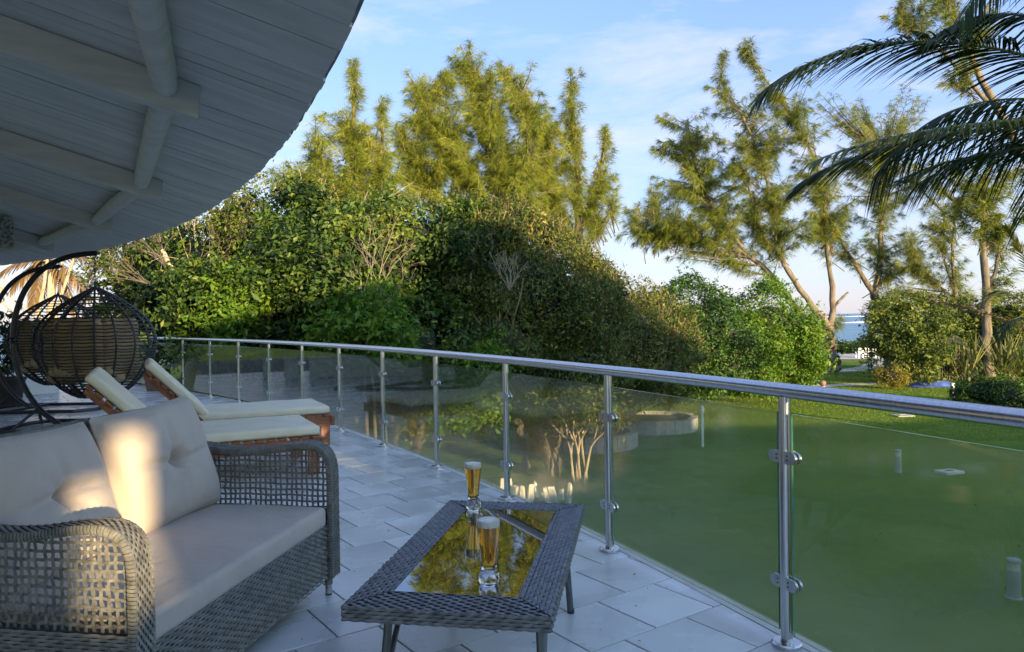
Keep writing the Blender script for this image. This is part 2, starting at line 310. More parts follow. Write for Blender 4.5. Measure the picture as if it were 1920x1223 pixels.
def lawn_mat():
    m, n, l, b = nmat('lawn_grass')
    t = n.new('ShaderNodeTexCoord')
    z = n.new('ShaderNodeTexNoise'); z.inputs['Scale'].default_value = 0.28; z.inputs['Detail'].default_value = 9; z.inputs['Roughness'].default_value = 0.72
    z2 = n.new('ShaderNodeTexNoise'); z2.inputs['Scale'].default_value = 2.6; z2.inputs['Detail'].default_value = 12; z2.inputs['Roughness'].default_value = 0.78
    l.new(t.outputs['Object'], z.inputs['Vector']); l.new(t.outputs['Object'], z2.inputs['Vector'])
    r_ = n.new('ShaderNodeValToRGB'); e = r_.color_ramp.elements
    e[0].position = 0.36; e[0].color = (0.052, 0.100, 0.006, 1); e[1].position = 0.66; e[1].color = (0.19, 0.20, 0.028, 1)
    k = e.new(0.5); k.color = (0.088, 0.155, 0.008, 1)
    mx = n.new('ShaderNodeMix'); mx.data_type = 'FLOAT'; mx.inputs[0].default_value = 0.45
    l.new(z.outputs['Fac'], mx.inputs[2]); l.new(z2.outputs['Fac'], mx.inputs[3]); l.new(mx.outputs[0], r_.inputs['Fac']); l.new(r_.outputs['Color'], b.inputs['Base Color'])
    b.inputs['Roughness'].default_value = 0.9; b.inputs['Specular IOR Level'].default_value = 0.15
    z3 = n.new('ShaderNodeTexNoise'); z3.inputs['Scale'].default_value = 25; z3.inputs['Detail'].default_value = 4; l.new(t.outputs['Object'], z3.inputs['Vector'])
    bp = n.new('ShaderNodeBump'); bp.inputs['Strength'].default_value = 0.9; bp.inputs['Distance'].default_value = 0.05
    l.new(z3.outputs['Fac'], bp.inputs['Height']); l.new(bp.outputs[0], b.inputs['Normal'])
    return m
m_lawn = lawn_mat()
def sea_mat():
    m, n, l, b = nmat('sea_water')
    t = n.new('ShaderNodeTexCoord'); mp_ = n.new('ShaderNodeMapping'); mp_.inputs['Scale'].default_value = (0.012, 0.05, 1)
    l.new(t.outputs['Object'], mp_.inputs['Vector'])
    z = n.new('ShaderNodeTexNoise'); z.inputs['Scale'].default_value = 1.0; z.inputs['Detail'].default_value = 9; z.inputs['Roughness'].default_value = 0.6; l.new(mp_.outputs[0], z.inputs['Vector'])
    r_ = n.new('ShaderNodeValToRGB'); e = r_.color_ramp.elements
    e[0].position = 0.3; e[0].color = (0.020, 0.085, 0.13, 1); e[1].position = 0.70; e[1].color = (0.45, 0.55, 0.58, 1)
    k = e.new(0.6); k.color = (0.06, 0.20, 0.25, 1)
    l.new(z.outputs['Fac'], r_.inputs['Fac']); l.new(r_.outputs['Color'], b.inputs['Base Color'])
    b.inputs['Roughness'].default_value = 0.35
    bp = n.new('ShaderNodeBump'); bp.inputs['Strength'].default_value = 1.0; bp.inputs['Distance'].default_value = 0.6
    l.new(z.outputs['Fac'], bp.inputs['Height']); l.new(bp.outputs[0], b.inputs['Normal'])
    return m
m_sea = sea_mat()
m_foamsea = mat('surf_foam', (0.62, 0.66, 0.68), (0.85, 0.86, 0.86), 0.3, 0.8, bump=0.5, bscale=1)

# ================================================================== THE SETTING
# lawn: one sheet, level round the house, dropping to the beach behind the hedge
xs = np.concatenate([np.linspace(-4000, -130, 8), np.linspace(-110, 130, 61), np.linspace(160, 4000, 8)])
ys = np.concatenate([np.linspace(-600, -70, 5), np.linspace(-60, 130, 96)])
V = np.array([[x, y, 0] for y in ys for x in xs], float)
def lawn_z(x, y):
    drop = np.clip((y - 80) / 34, 0, 1); drop = drop * drop * (3 - 2 * drop)
    return LAWN + 0.05 * np.sin(x * 0.21 + 1) * np.sin(y * 0.17) * np.clip((y - 20) / 20, 0, 1) - 13 * drop
V[:, 2] = lawn_z(V[:, 0], V[:, 1])
nx = len(xs)
Fq = [(j * nx + i, j * nx + i + 1, (j + 1) * nx + i + 1, (j + 1) * nx + i) for j in range(len(ys) - 1) for i in range(nx - 1)]
tag(fast('lawn', V, Fq, m_lawn, smooth=True), 'wide green lawn below the terrace', None, None, 'structure')
SEA = -9.0
tag(fast('sea', [(-30000, 96, SEA), (30000, 96, SEA), (30000, 45000, SEA), (-30000, 45000, SEA)], [(0, 1, 2, 3)], m_sea), 'blue green sea with whitecaps', None, None, 'structure')
def surf(y0, x0, x1, hgt, seed):
    g = np.random.default_rng(seed); n = 60; vs = []; fs = []
    for i in range(n):
        x = x0 + (x1 - x0) * i / (n - 1); y = y0 + 4 * math.sin(i * 0.5 + seed) + g.normal(0, 0.6)
        k = hgt * (0.35 + 0.65 * abs(math.sin(i * 0.23 + seed * 2)) + g.normal(0, 0.08)) * min(1, 4 * i / n, 4 * (n - 1 - i) / n)
        w = 3 + 6 * g.random()
        vs += [(x, y - w, SEA + 0.01), (x, y - w * 0.3, SEA + 0.02 + k * 0.6), (x, y, SEA + 0.02 + k), (x, y + 3, SEA + 0.01)]
    for i in range(n - 1):
        for k in range(3): fs.append((i * 4 + k, i * 4 + 4 + k, i * 4 + 5 + k, i * 4 + 1 + k))
    return fast('breaking_wave', vs, fs, m_foamsea, smooth=True)
for k, (yy, a, b, hh, txt) in enumerate([(262, 90, 150, 0.9, 'nearest white breaker rolling towards the beach hedge'), (800, 330, 560, 2.4, 'long white line of surf far out beyond the tree trunk'),
                                     (620, 330, 480, 1.4, 'short white breaker in the middle of the bay'), (2300, 900, 1400, 3.2, 'thin white crest close under the horizon')]):
    tag(surf(yy, a, b, hh, k + 3), txt, 'wave', 'surf lines on the bay')

def ribbon(name, pix, width, m, z=0.02, label=None):
    P = [G(*p) if len(p) == 2 else np.array(p) for p in pix]
    P = np.array(P); t = np.linspace(0, len(P) - 1, 40); Q = np.stack([np.interp(t, np.arange(len(P)), P[:, k]) for k in range(2)], 1)
    for _ in range(6): Q[1:-1] = (Q[:-2] + 2 * Q[1:-1] + Q[2:]) / 4
    T = np.gradient(Q, axis=0); T /= np.linalg.norm(T, axis=1)[:, None]; S = np.stack([T[:, 1], -T[:, 0]], 1)
    vs = []; fs = []
    for i in range(len(Q)):
        for s in (-1, 1):
            q = Q[i] + s * S[i] * width / 2; vs.append((q[0], q[1], lawn_z(q[0], q[1]) + z))
    for i in range(len(Q) - 1): fs.append((2 * i, 2 * i + 1, 2 * i + 3, 2 * i + 2))
    return tag(fast(name, vs, fs, m), label, None, None, 'structure')
ribbon('garden_path', [(1655, 672), (1650, 679), (1632, 688), (1590, 695), (1540, 699), (1480, 704)], 1.7, m_path, label='curving stone path leading to the beach')
ribbon('lawn_path', [(1480, 727), (1545, 722.5), (1600, 720.5), (1660, 719)], 1.2, m_patio, 0.024, label='straight pale path crossing the lawn')
pc = G(1615, 671)
mb = MB(); mb.add([(pc[0] + 7 * math.cos(a) * (1 + 0.06 * math.sin(3 * a)), pc[1] + 2 + 5.0 * math.sin(a), LAWN + 0.03) for a in np.linspace(0, 2 * math.pi, 40, endpoint=False)], [tuple(range(40))])
tag(mb.build('sand_patio', m_patio), 'pale round patio by the beach hedge', None, None, 'structure')

# ------------------------------------------------------------------ terrace
KT = np.array([-34.071, -11.561]); RT = 38.148           # the terrace edge is an arc about the round house
KE = np.array([-24.191, -6.285]); RE = 25.34            # eave
def pol(K, rho, deg): return np.array([K[0] + rho * math.cos(R(deg)), K[1] + rho * math.sin(R(deg))])
mb = MB()
a_ = np.linspace(2, 64, 125)
ring = []
for a in a_:
    o_, i_ = pol(KT, RT + 0.13, a), pol(KT, RT - 9, a)
    ring.append([(i_[0], i_[1], -0.012), (o_[0], o_[1], -0.012), (o_[0], o_[1], -0.28), (i_[0], i_[1], -0.28)])
vs = [q for r_ in ring for q in r_]; fs = []
for i in range(len(a_) - 1):
    for k in range(4): fs.append((4 * i + k, 4 * i + (k + 1) % 4, 4 * i + 4 + (k + 1) % 4, 4 * i + 4 + k))
fs += [(0, 1, 2, 3)[::-1], tuple(4 * (len(a_) - 1) + k for k in range(4))]
mb.add(vs, fs)
terrace = tag(mb.build('terrace_floor', m_grout), 'tiled terrace floor', None, None, 'structure')
mb = MB()
for i in range(len(a_) - 1):
    q = [pol(KT, RT + r_, a_[i + d]) for d in (0, 1) for r_ in (0.055, 0.135)]
    mb.add([(*q[0], -0.004), (*q[1], -0.004), (*q[3], -0.004), (*q[2], -0.004), (*q[1], -0.20), (*q[3], -0.20)], [(0, 1, 3, 2)[::1] if False else (0, 1, 2, 3), (1, 4, 5, 2)])
mb.build('edge_strip', m_curb, terrace)
ta = np.array([math.sin(R(54.4)), math.cos(R(54.4))]); tb = np.array([-ta[1], ta[0]]); TS = 0.394
def clip(poly, nrm, off):
    out = []
    for i in range(len(poly)):
        p, q = poly[i], poly[(i + 1) % len(poly)]; dp, dq = p @ nrm - off, q @ nrm - off
        if dp <= 0: out.append(p)
        if dp * dq < 0: out.append(p + (q - p) * dp / (dp - dq))
    return out
tiles = []
for j in range(-20, 45):
    for i in range(-40, 40):
        a0 = i * TS + (0.27 if j % 2 == 0 else 0.075); b0 = 2.72 + j * TS; g = 0.0035
        c = ta * (a0 + TS / 2) + tb * (b0 + TS / 2)
        rho = np.hypot(*(c - KT)); ang = math.degrees(math.atan2(*(c - KT)[::-1]))
        if rho > RT + 0.33 or rho < RT - 8.6 or not (10 < ang < 60): continue
        poly = [ta * (a0 + u) + tb * (b0 + v) for u, v in ((g, g), (TS - g, g), (TS - g, TS - g), (g, TS - g))]
        whole = rho < RT - 0.32
        if not whole:
            nrm = (c - KT) / rho; poly = clip(poly, nrm, KT @ nrm + RT + 0.045)
            if len(poly) < 3: continue
        d = np.array([c[0], c[1], 0]) - CAM; dep = d @ fw
        vis = dep > 0.6 and abs(d @ rt / dep) < 0.72 and -0.48 < d @ up / dep
        ar = 0 if not vis else 1.0 / (d @ d) ** 1.5
        tiles.append((ar, c, poly, whole))
tiles.sort(key=lambda t: -t[0])
def tile_mesh(poly, c, tz=0.0):
    n = len(poly); ch = 0.0025; vs = []; cc = sum(poly) / n
    for p in poly: vs.append((p[0] - c[0], p[1] - c[1], -0.02))
    for p in poly: vs.append((p[0] - c[0], p[1] - c[1], -ch))
    for p in poly:
        q = p + (cc - p) / (np.linalg.norm(cc - p) + 1e-6) * ch * 1.4; vs.append((q[0] - c[0], q[1] - c[1], 0))
    fs = [tuple(2 * n + k for k in range(n))]
    for k in range(n):
        l_ = (k + 1) % n; fs += [(k, l_, n + l_, n + k), (n + k, n + l_, 2 * n + l_, 2 * n + k)]
    return vs, fs
base_tile = None; rest = MB()
for k, (ar, c, poly, whole) in enumerate(tiles):
    if ar > 0 and k < 300:
        if whole:
            if base_tile is None:
                vs, fs = tile_mesh(poly, c); me = bpy.data.meshes.new('tile'); me.from_pydata(vs, [], fs); me.materials.append(m_tile); base_tile = me
            o = link('tile', base_tile, None, terrace)
        else:
            vs, fs = tile_mesh(poly, c); me = bpy.data.meshes.new('tile'); me.from_pydata(vs, [], fs); me.materials.append(m_tile); o = link('tile', me, None, terrace)
        o.location = (c[0], c[1], random.uniform(-0.0012, 0.0006)); o.rotation_euler = (random.gauss(0, 0.0012), random.gauss(0, 0.0012), 0)
    else:
        vs, fs = tile_mesh(poly, c); rest.add([(v[0] + c[0], v[1] + c[1], v[2]) for v in vs], fs)
tag(rest.build('tile_field', m_tile, terrace), kind='stuff')
# low white wall closing the far end of the terrace
w0, w1 = pol(KT, RT - 5.6, 46.6), pol(KT, RT - 1.75, 47.2)
dw = (w1 - w0); lw = np.linalg.norm(dw); aw = math.atan2(dw[1], dw[0])
wall = empty('low_wall', (*w0, 0), aw, 'low white plastered wall behind the hanging chairs', 'wall')
MB().box((lw / 2, 0, 0.24), (lw, 0.22, 0.48)).build('wall_body', m_plaster, wall, bevel=0.02)
MB().box((lw / 2, 0, 0.506), (lw + 0.05, 0.28, 0.048)).build('coping', m_plaster, wall, bevel=0.012)

# ------------------------------------------------------------------ house: round roof above the terrace, walls, unseen shade blocks added behind the viewer
SL = math.tan(R(15)); EZ = 2.6
house = empty('house', (KE[0], KE[1], LAWN), 0, 'white round house with a board roof carried by beams and logs', 'house')
def zc(inset): return EZ + SL * inset - LAWN          # local z in the house frame
mb = MB(); aa = np.linspace(-4, 78, 200); prof = [(-0.006, 0.028), (0.0, 0.075), (3, SL * 3 + 0.14), (9.5, SL * 9.5 + 0.14), (9.5, SL * 9.5 + 0.03), (0.02, 0.028)]
vs = []; fs = []
for a in aa:
    jit = 0.004 * math.sin(a * 7.3) + random.gauss(0, 0.003)
    for ins, dz in prof:
        q = pol((0, 0), RE - ins + (jit if ins < 0.1 else 0), a); vs.append((q[0], q[1], EZ - LAWN + dz))
n = len(prof)
for i in range(len(aa) - 1):
    for k in range(n): fs.append((n * i + k, n * i + (k + 1) % n, n * i + n + (k + 1) % n, n * i + n + k))
fs += [tuple(range(n)), tuple(n * (len(aa) - 1) + k for k in range(n))[::-1]]
roof = mb.add(vs, fs).build('roof', m_fascia, house)
PB = 0.335; BL = 6.5
def board_mesh(wd, jag):
    vs = []; hb = R(PB) / 2
    for ins in (0.006 + jag, BL):
        rho = RE - ins; h = hb * rho - wd / 2
        for y in (-h, h):
            for dz in (0.0, 0.022): vs.append((rho, y, zc(ins) + dz))
    # order for hexa: x,y,z nested
    me = bpy.data.meshes.new('board'); q = MB().hexa(vs); me.from_pydata(q.v, [], q.f); me.materials.append(m_white); return me
bms = [board_mesh(0.003, 0), board_mesh(0.005, 0.012), board_mesh(0.0015, 0.005), board_mesh(0.013, 0.008), board_mesh(0.0008, 0.015)]
for k in range(218):
    o = link('board', bms[random.choices(range(5), (6, 3, 5, 1.2, 6))[0]], None, roof)
    o.rotation_euler = (0, 0, R(2 + k * PB)); o.location = (0, 0, random.uniform(-0.004, 0.003))
RA = [3.5, 10.8, 18.0, 25.2, 32.6, 39.8, 47.1, 54.4, 61.7, 69.0]
def rafter_mesh():
    vs = []
    for ins in (0.56, 8.8):
        for y in (-0.055, 0.055):
            for dz in (-0.19 if ins < 1 else -0.2, -0.004): vs.append((RE - ins - (0.02 if dz < -0.1 and ins < 1 else 0), y, zc(ins) + dz))
    o = MB().hexa(vs).build('rafter', m_beam, house, bevel=0.008); return o
rf = rafter_mesh()
for k, a in enumerate(RA):
    o = rf if k == 0 else rf.copy()
    if k: COL.objects.link(o)
    o.rotation_euler = (0, 0, R(a)); o.parent = house
for k in range(len(RA) - 1):
    q0, q1 = pol((0, 0), RE - 0.74, RA[k]), pol((0, 0), RE - 0.74, RA[k + 1])
    d = q1 - q0; ln = np.linalg.norm(d); u = d / ln
    zz = zc(0.74) - 0.078
    P = [(*(q0 + u * (0.058 + (ln - 0.116) * t)), zz + 0.008 * math.sin(t * 7 + k)) for t in np.linspace(0, 1, 9)]
    rr = np.array([0.066, 0.074, 0.075, 0.074, 0.073, 0.072, 0.072, 0.071, 0.063])
    MB().tube(P, rr, 16).build('log', m_beam, house, smooth=True)
# wall under the roof, with door openings
def arc_wall(name, K, rho, a0, a1, z0, z1, th, m, parent, holes=(), n=80):
    mb = MB(); an = np.linspace(a0, a1, n)
    for i in range(n - 1):
        am = (an[i] + an[i + 1]) / 2; segs = [(z0, z1)]
        for h0, h1, hz in holes:
            if h0 < am < h1: segs = [(hz, z1)]
        for s0, s1 in segs:
            q = [pol((0, 0), r_, an[i + d]) for d in (0, 1) for r_ in (rho - th, rho)]
            mb.hexa([(*q[0], s0), (*q[0], s1), (*q[1], s0), (*q[1], s1), (*q[2], s0), (*q[2], s1), (*q[3], s0), (*q[3], s1)])
    return mb.build(name, m, parent)
arc_wall('upper_wall', KE, RE - 5.6, -2, 74, 3.0, zc(5.6) - 0.01, 0.22, m_plaster, house, [(12, 18, 5.2), (27, 33, 5.2), (42, 48, 5.2)])
arc_wall('lower_wall', KE, RE + 0.9, -4, 70, -0.1, 2.72, 0.25, m_plaster, house)
# invented blocks behind the viewer, shaped to cast shade on terrace, lawn and mound
st = -np.array([sun_dir[0], sun_dir[1]]); st /= np.linalg.norm(st); sp = np.array([st[1], -st[0]])
TE = math.tan(SUN_EL); SW = -12.0
def W(w, h, s=SW): q = sp * w + st * s; return (q[0] - KE[0], q[1] - KE[1], h - s * TE - LAWN)    # (w, h) as the sun sees them
def prism(poly, s0, s1):
    n = len(poly); vs = [W(w, h, s0) for w, h in poly]
    top0 = [v for v in vs]; vs2 = []
    for (w, h), v in zip(poly, vs):
        q = sp * w + st * s1; vs2.append((q[0] - KE[0], q[1] - KE[1], v[2]))
    fs = [tuple(range(n)), tuple(n + k for k in range(n))[::-1]] + [(k, n + k, n + (k + 1) % n, (k + 1) % n) for k in range(n)]
    return MB().add(top0 + vs2, fs)
hb = -1.9        # the foot of the added blocks as the sun sees it
sun_slots = [(0.085, 0.195, 0.88, 1.30), (0.24, 0.355, 0.93, 1.50), (2.38, 2.60, 1.02, 1.45), (5.2, 7.9, -0.6, 1.7)]
# unseen wall in strips, with openings cut to place the sun patches
xs_ = sorted(set([-9.0, 8.0] + [v for s_ in sun_slots for v in s_[:2]]))
mb = MB()
for x0, x1 in zip(xs_[:-1], xs_[1:]):
    xm = (x0 + x1) / 2; sl_ = [s_ for s_ in sun_slots if s_[0] < xm < s_[1]]
    for z0, z1 in ([(-4.8, sl_[0][2]), (sl_[0][3], 3.1)] if sl_ else [(-4.8, 3.1)]):
        v = [W(x, z, SW + d) if d == 0 else tuple(np.array(W(x, z, SW)) + np.array([*(st * d), 0])) for x in (x0, x1) for d in (0, 0.08) for z in (z0, z1)]
        mb.hexa(v)
mb.build('shade_wall', m_plaster, house)
prism([(-9.3, 3.1), (8.2, 3.1), (8.2, 4.4), (4.8, 4.2), (2.5, 3.7), (-9.3, 3.3)], SW - 0.3, SW + 0.5).build('shade_wall_top', m_thatch, house)
prism([(12.7, -4.8), (20.5, -4.8), (20.5, 3.0), (12.7, 3.7)], SW - 0.2, SW + 0.2).build('tall_shade_wall', m_plaster, house)
prism([(8.0, 2.0), (12.7, 2.0), (12.7, 3.7), (8.0, 4.1)], SW - 0.2, SW + 0.2).build('sun_gap_top', m_plaster, house)  # invented opening below it, placed so sun reaches the trunks
prism([(8.0, -4.8), (12.7, -4.8), (12.7, -0.35), (8.0, -0.7)], SW - 0.2, SW + 0.2).build('sun_gap_sill', m_plaster, house)
prism([(7.0, 3.9), (8.2, 6.2), (10.0, 5.9), (16.2, 4.3), (19.5, 3.3), (21.4, 2.7)], SW - 0.6, SW + 0.6).build('tall_shade_top', m_thatch, house)  # unseen, its outline shaped to lay a shadow edge across the mound
prism([(20.5, -4.8), (37, -4.8), (37, -0.6), (29, -0.4), (20.5, 0.3)], SW - 0.2, SW + 0.4).build('low_shade_wall', m_plaster, house)  # unseen block added to keep the sun off the nearer lawn

# ================================================================== VEGETATION
def unit(v): return v / (np.linalg.norm(v, axis=-1, keepdims=True) + 1e-9)
def rand_unit(n): return unit(rng.normal(size=(n, 3)))
def leaf_mesh(name, P, N, L, Wd, m, parent, droop=0.25, rnd=None, fold=0.12):
    n = len(P)
    D = unit(np.cross(N, rand_unit(n)) + np.array([0, 0, -droop]) + 0.25 * N)
    S = unit(np.cross(D, N)); Nn = np.cross(S, D)
    L = L[:, None]; Wd = Wd[:, None]
    v0 = P; v1 = P + D * L * 0.45 + S * Wd * 0.5 + Nn * L * fold; v2 = P + D * L; v3 = P + D * L * 0.45 - S * Wd * 0.5 + Nn * L * fold
    V = np.stack([v0, v1, v2, v3], 1).reshape(-1, 3)
    b = np.arange(n)[:, None] * 4
    Fc = np.concatenate([b + np.array([0, 1, 2]), b + np.array([0, 2, 3])], 0)
    if rnd is None: rnd = rng.random(n)
    return fast(name, V, Fc, m, parent, np.repeat(np.clip(rnd, 0, 1), 4))
def needle_mesh(name, P, D, L, Wd, m, parent, rnd):
    n = len(P); S = unit(np.cross(D, rand_unit(n)))
    V = np.stack([P - S * Wd[:, None] / 2, P + S * Wd[:, None] / 2, P + D * L[:, None]], 1).reshape(-1, 3)
    return fast(name, V, np.arange(3 * n).reshape(-1, 3), m, parent, np.repeat(np.clip(rnd, 0, 1), 3))
ICO = bmesh.new(); bmesh.ops.create_icosphere(ICO, subdivisions=3, radius=1)
ICO_V = np.array([v.co[:] for v in ICO.verts]); ICO_F = [[v.index for v in f.verts] for f in ICO.faces]; ICO.free()
def wob(P, s, seed): return np.sin(P[:, 0] * s + seed) * np.sin(P[:, 1] * s * 1.1 + 2 * seed) + np.sin(P[:, 2] * s * 1.3 + 3 * seed) * 0.6
def bush(name, label, blobs, m, base, leaf=0.10, dens=260, cat='shrub', group=None, core=0.66, lobes=26, stems=None, stem_m=None, dry=0, hue=0.0, leafname='leaves', aspect=0.5, lobe_r=(0.24, 0.52), shoots=0, fill=0.28):
    """blobs: (centre, radii) ellipsoids; leaves sit on uneven lobes over them"""
    base = np.array(base, float); root = empty(name, base, 0, label, cat, group)
    PP, NN, RR = [], [], []; cv, cf = [], []
    for bi, (c, r_) in enumerate(blobs):
        c = np.array(c, float) - base; r_ = np.array(r_, float)
        area = 4 * math.pi * ((r_[0] * r_[1]) ** 1.6 / 3 + (r_[0] * r_[2]) ** 1.6 / 3 + (r_[1] * r_[2]) ** 1.6 / 3) ** (1 / 1.6)
        n = int(area * dens); nl = max(8, int(lobes * max(0.6, area / 60) ** 0.5))
        lc = rand_unit(nl); lr = rng.uniform(lobe_r[0], lobe_r[1], nl) * min(r_)
        tint = rng.normal(0, 0.23, nl)
        nc = max(20, n // 11); kc = rng.integers(0, nl, nc); dc = unit(rand_unit(nc) + lc[kc] * 0.75); hc = rng.uniform(0.6, 1.12, nc)
        tc_ = rng.normal(0, 0.13, nc); j = rng.integers(0, nc, n); k = kc[j]; d = dc[j]
        P = lc[k] * r_ * 0.88 + d * (lr[k] * hc[j])[:, None] + rng.normal(0, leaf * 1.05, (n, 3)) * [1, 1, 0.6]; d = unit(d + 0.5 * rng.normal(size=(n, 3)))
        # a share of the leaves fills the skin between lobes
        f = rng.random(n) < fill; q = rand_unit(n)
        P[f] = (q * r_ * (0.90 + 0.07 * wob(q * r_, 1.6, bi + 1))[:, None])[f]; d[f] = q[f]
        out = np.linalg.norm(P / r_, axis=1) > core * 0.96
        cdv = unit(CAM - base - c); far = (unit(P / r_) @ cdv) < -0.25
        keep = out & (~far | (rng.random(n) < 0.35)) & (P[:, 2] + c[2] + base[2] > LAWN + 0.03)
        P, d, k, f = P[keep], d[keep], k[keep], f[keep]
        PP.append(P + c); NN.append(unit(d + 0.45 * rng.normal(size=d.shape) + np.array([0, 0, 0.35])))
        RR.append(np.clip(0.42 + tint[k] * (~f) + tc_[j][keep] + rng.normal(0, 0.20, len(P)) + hue, 0, 1))
        b = len(cv)
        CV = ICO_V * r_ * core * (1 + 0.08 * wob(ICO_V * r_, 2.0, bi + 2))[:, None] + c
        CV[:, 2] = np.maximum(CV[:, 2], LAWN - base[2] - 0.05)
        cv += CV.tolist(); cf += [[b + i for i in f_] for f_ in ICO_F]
    if shoots:
        A0 = np.concatenate(PP); N0 = np.concatenate(NN); k = rng.integers(0, len(A0), shoots); ln = rng.uniform(0.25, 0.85, shoots) * leaf / 0.12
        sd = unit(N0[k] * 0.8 + np.array([0, 0, 0.75]) + 0.4 * rng.normal(size=(shoots, 3))); m0 = 14
        f = rng.random((shoots, m0, 1)); Q = A0[k][:, None] + sd[:, None] * f * ln[:, None, None] + rng.normal(0, leaf * 0.28, (shoots, m0, 3)); Q[..., 2] -= (0.12 * f[..., 0] ** 2 * ln[:, None])
        PP.append(Q.reshape(-1, 3)); NN.append(unit(rng.normal(size=(shoots * m0, 3)) + [0, 0, 0.5])); RR.append(np.clip(np.repeat(rng.normal(0.6, 0.15, shoots), m0) + rng.normal(0, 0.12, shoots * m0), 0, 1))
    P = np.concatenate(PP); N = np.concatenate(NN); rr = np.concatenate(RR)
    L = leaf * np.clip(rng.lognormal(-0.08, 0.36, len(P)), 0.4, 2.1)
    lo = leaf_mesh(leafname, P, N, L, L * aspect, m, root, rnd=rr); tag(lo, kind='stuff')
    fast('shade_core', cv, cf, m_core, root, smooth=True)  # solid lump behind the leaves, coloured as the shade between them
    if dry:
        k = rng.integers(0, len(P), dry); o = P[k] + N[k] * 0.05
        D = unit(np.array([0, 0, 0.9]) + 0.5 * N[k] + 0.35 * rng.normal(size=(dry, 3)))
        tag(needle_mesh('dry_stems', o, D, rng.uniform(0.12, 0.40, dry), rng.uniform(0.012, 0.03, dry), L_dry, root, rng.random(dry)), kind='stuff')
    if stems:
        for pts, r1, r2 in stems:
            pts = np.array(pts, float) - base; t = np.linspace(0, len(pts) - 1, 10)
            Q = np.stack([np.interp(t, np.arange(len(pts)), pts[:, j]) for j in range(3)], 1); Q[1:-1] += rng.normal(0, r1 * 0.35, (8, 3))
            MB().tube(Q, np.linspace(r1, r2, 10), 8).build('stem', stem_m or m_bark_d, root, smooth=True)
    return root, P, N
def px_blob(px, py, d, rpx, rpy, dy=None):
    c = A(px, py, d); rx = rpx * d / F; rz = rpy * d / F
    return (c, (rx, dy if dy else (rx + rz) / 2, rz))

# the great thicket beyond the railing
g0 = np.array([-3.4, 19.5, LAWN])
bush('broadleaf_tree', 'big bright green broadleaf thicket filling the middle beyond the railing',
     [px_blob(640, 535, 19.0, 220, 152, 3.4), px_blob(765, 478, 19.5, 160, 102, 2.8), px_blob(500, 585, 17.5, 130, 130, 2.4), px_blob(540, 480, 19.5, 130, 86, 2.4), px_blob(700, 650, 17.5, 200, 100, 2.0)],
     L_broad, g0, 0.125, 440, 'tree', lobes=26, hue=0.04, core=0.58, lobe_r=(0.20, 0.50), shoots=1500, fill=0.12,
     stems=[([G(775, 855), A(785, 800, 22), A(800, 740, 20)], 0.16, 0.10), ([G(745, 850), A(735, 790, 22), A(700, 740, 20)], 0.13, 0.08)], stem_m=m_bark)
g1 = np.array([-0.2, 21.5, LAWN])
bush('vine_mound', 'tall dark mound of vines sloping down to the right, sunlit along its top edge',
     [px_blob(900, 520, 21, 150, 138, 3.2), px_blob(985, 565, 22, 135, 132, 3.0), px_blob(1065, 605, 23, 112, 120, 2.8), px_blob(880, 650, 20, 160, 100, 2.4), px_blob(1050, 690, 22, 130, 80, 2.4)],
     L_vine, g1, 0.085, 560, 'shrub', lobes=52, dry=9000, hue=0.07, core=0.70, lobe_r=(0.18, 0.40), shoots=350,
     stems=[([G(1040, 893), A(1020, 840, 20.4), A(1005, 800, 20)], 0.14, 0.09), ([G(1045, 893), A(1046, 830, 20.4), A(1052, 790, 20)], 0.11, 0.07), ([G(985, 885), A(990, 830, 21), A(970, 790, 20)], 0.13, 0.09)], stem_m=m_bark)
g2 = np.array([4.0, 27, LAWN])
bush('thicket_end', 'dry brushy end of the thicket, between the dark mound and the green hedge',
     [px_blob(1150, 628, 26.5, 105, 110, 2.8), px_blob(1215, 655, 28, 80, 95, 2.6)], L_vine, g2, 0.095, 430, 'shrub', lobes=40, dry=5000, hue=0.05, shoots=500)
bush('hedge_shrub', 'dark green rounded shrub at the end of the thicket', [px_blob(1290, 635, 33, 80, 100, 2.6), px_blob(1250, 640, 32, 60, 80, 2.2), px_blob(1345, 655, 33, 60, 85, 2.2)], L_hedge, G(1290, 745), 0.12, 330, 'shrub', lobes=34, hue=-0.05, shoots=500)
bush('garden_shrub', 'bright sunlit green shrub beside the forked tree', [px_blob(1440, 625, 37, 72, 82, 2.4), px_blob(1487, 650, 37, 50, 68, 2.0), px_blob(1400, 670, 36, 60, 68, 2.2)], L_bright, G(1440, 740), 0.13, 300, 'shrub', lobes=34, hue=0.05, dry=900, shoots=700,
     stems=[([G(1400 + 14 * i, 738), A(1396 + 15 * i, 712, 36), A(1400 + 14 * i, 690, 36.5)], 0.05, 0.03) for i in range(7)])
bush('background_tree', 'dark leafy tree behind the bare trunks at far left', [px_blob(400, 545, 21, 120, 125, 2.6), px_blob(330, 500, 23, 130, 85, 2.8), px_blob(280, 600, 24, 90, 60, 2.0)], L_broad, (-9.6, 22.5, LAWN), 0.13, 240, 'tree', lobes=44, hue=-0.10,
     stems=[([(-9.4, 22.3, LAWN), (-9.2, 22.2, -1), (-9.5, 22.3, 1.5)], 0.22, 0.15)])

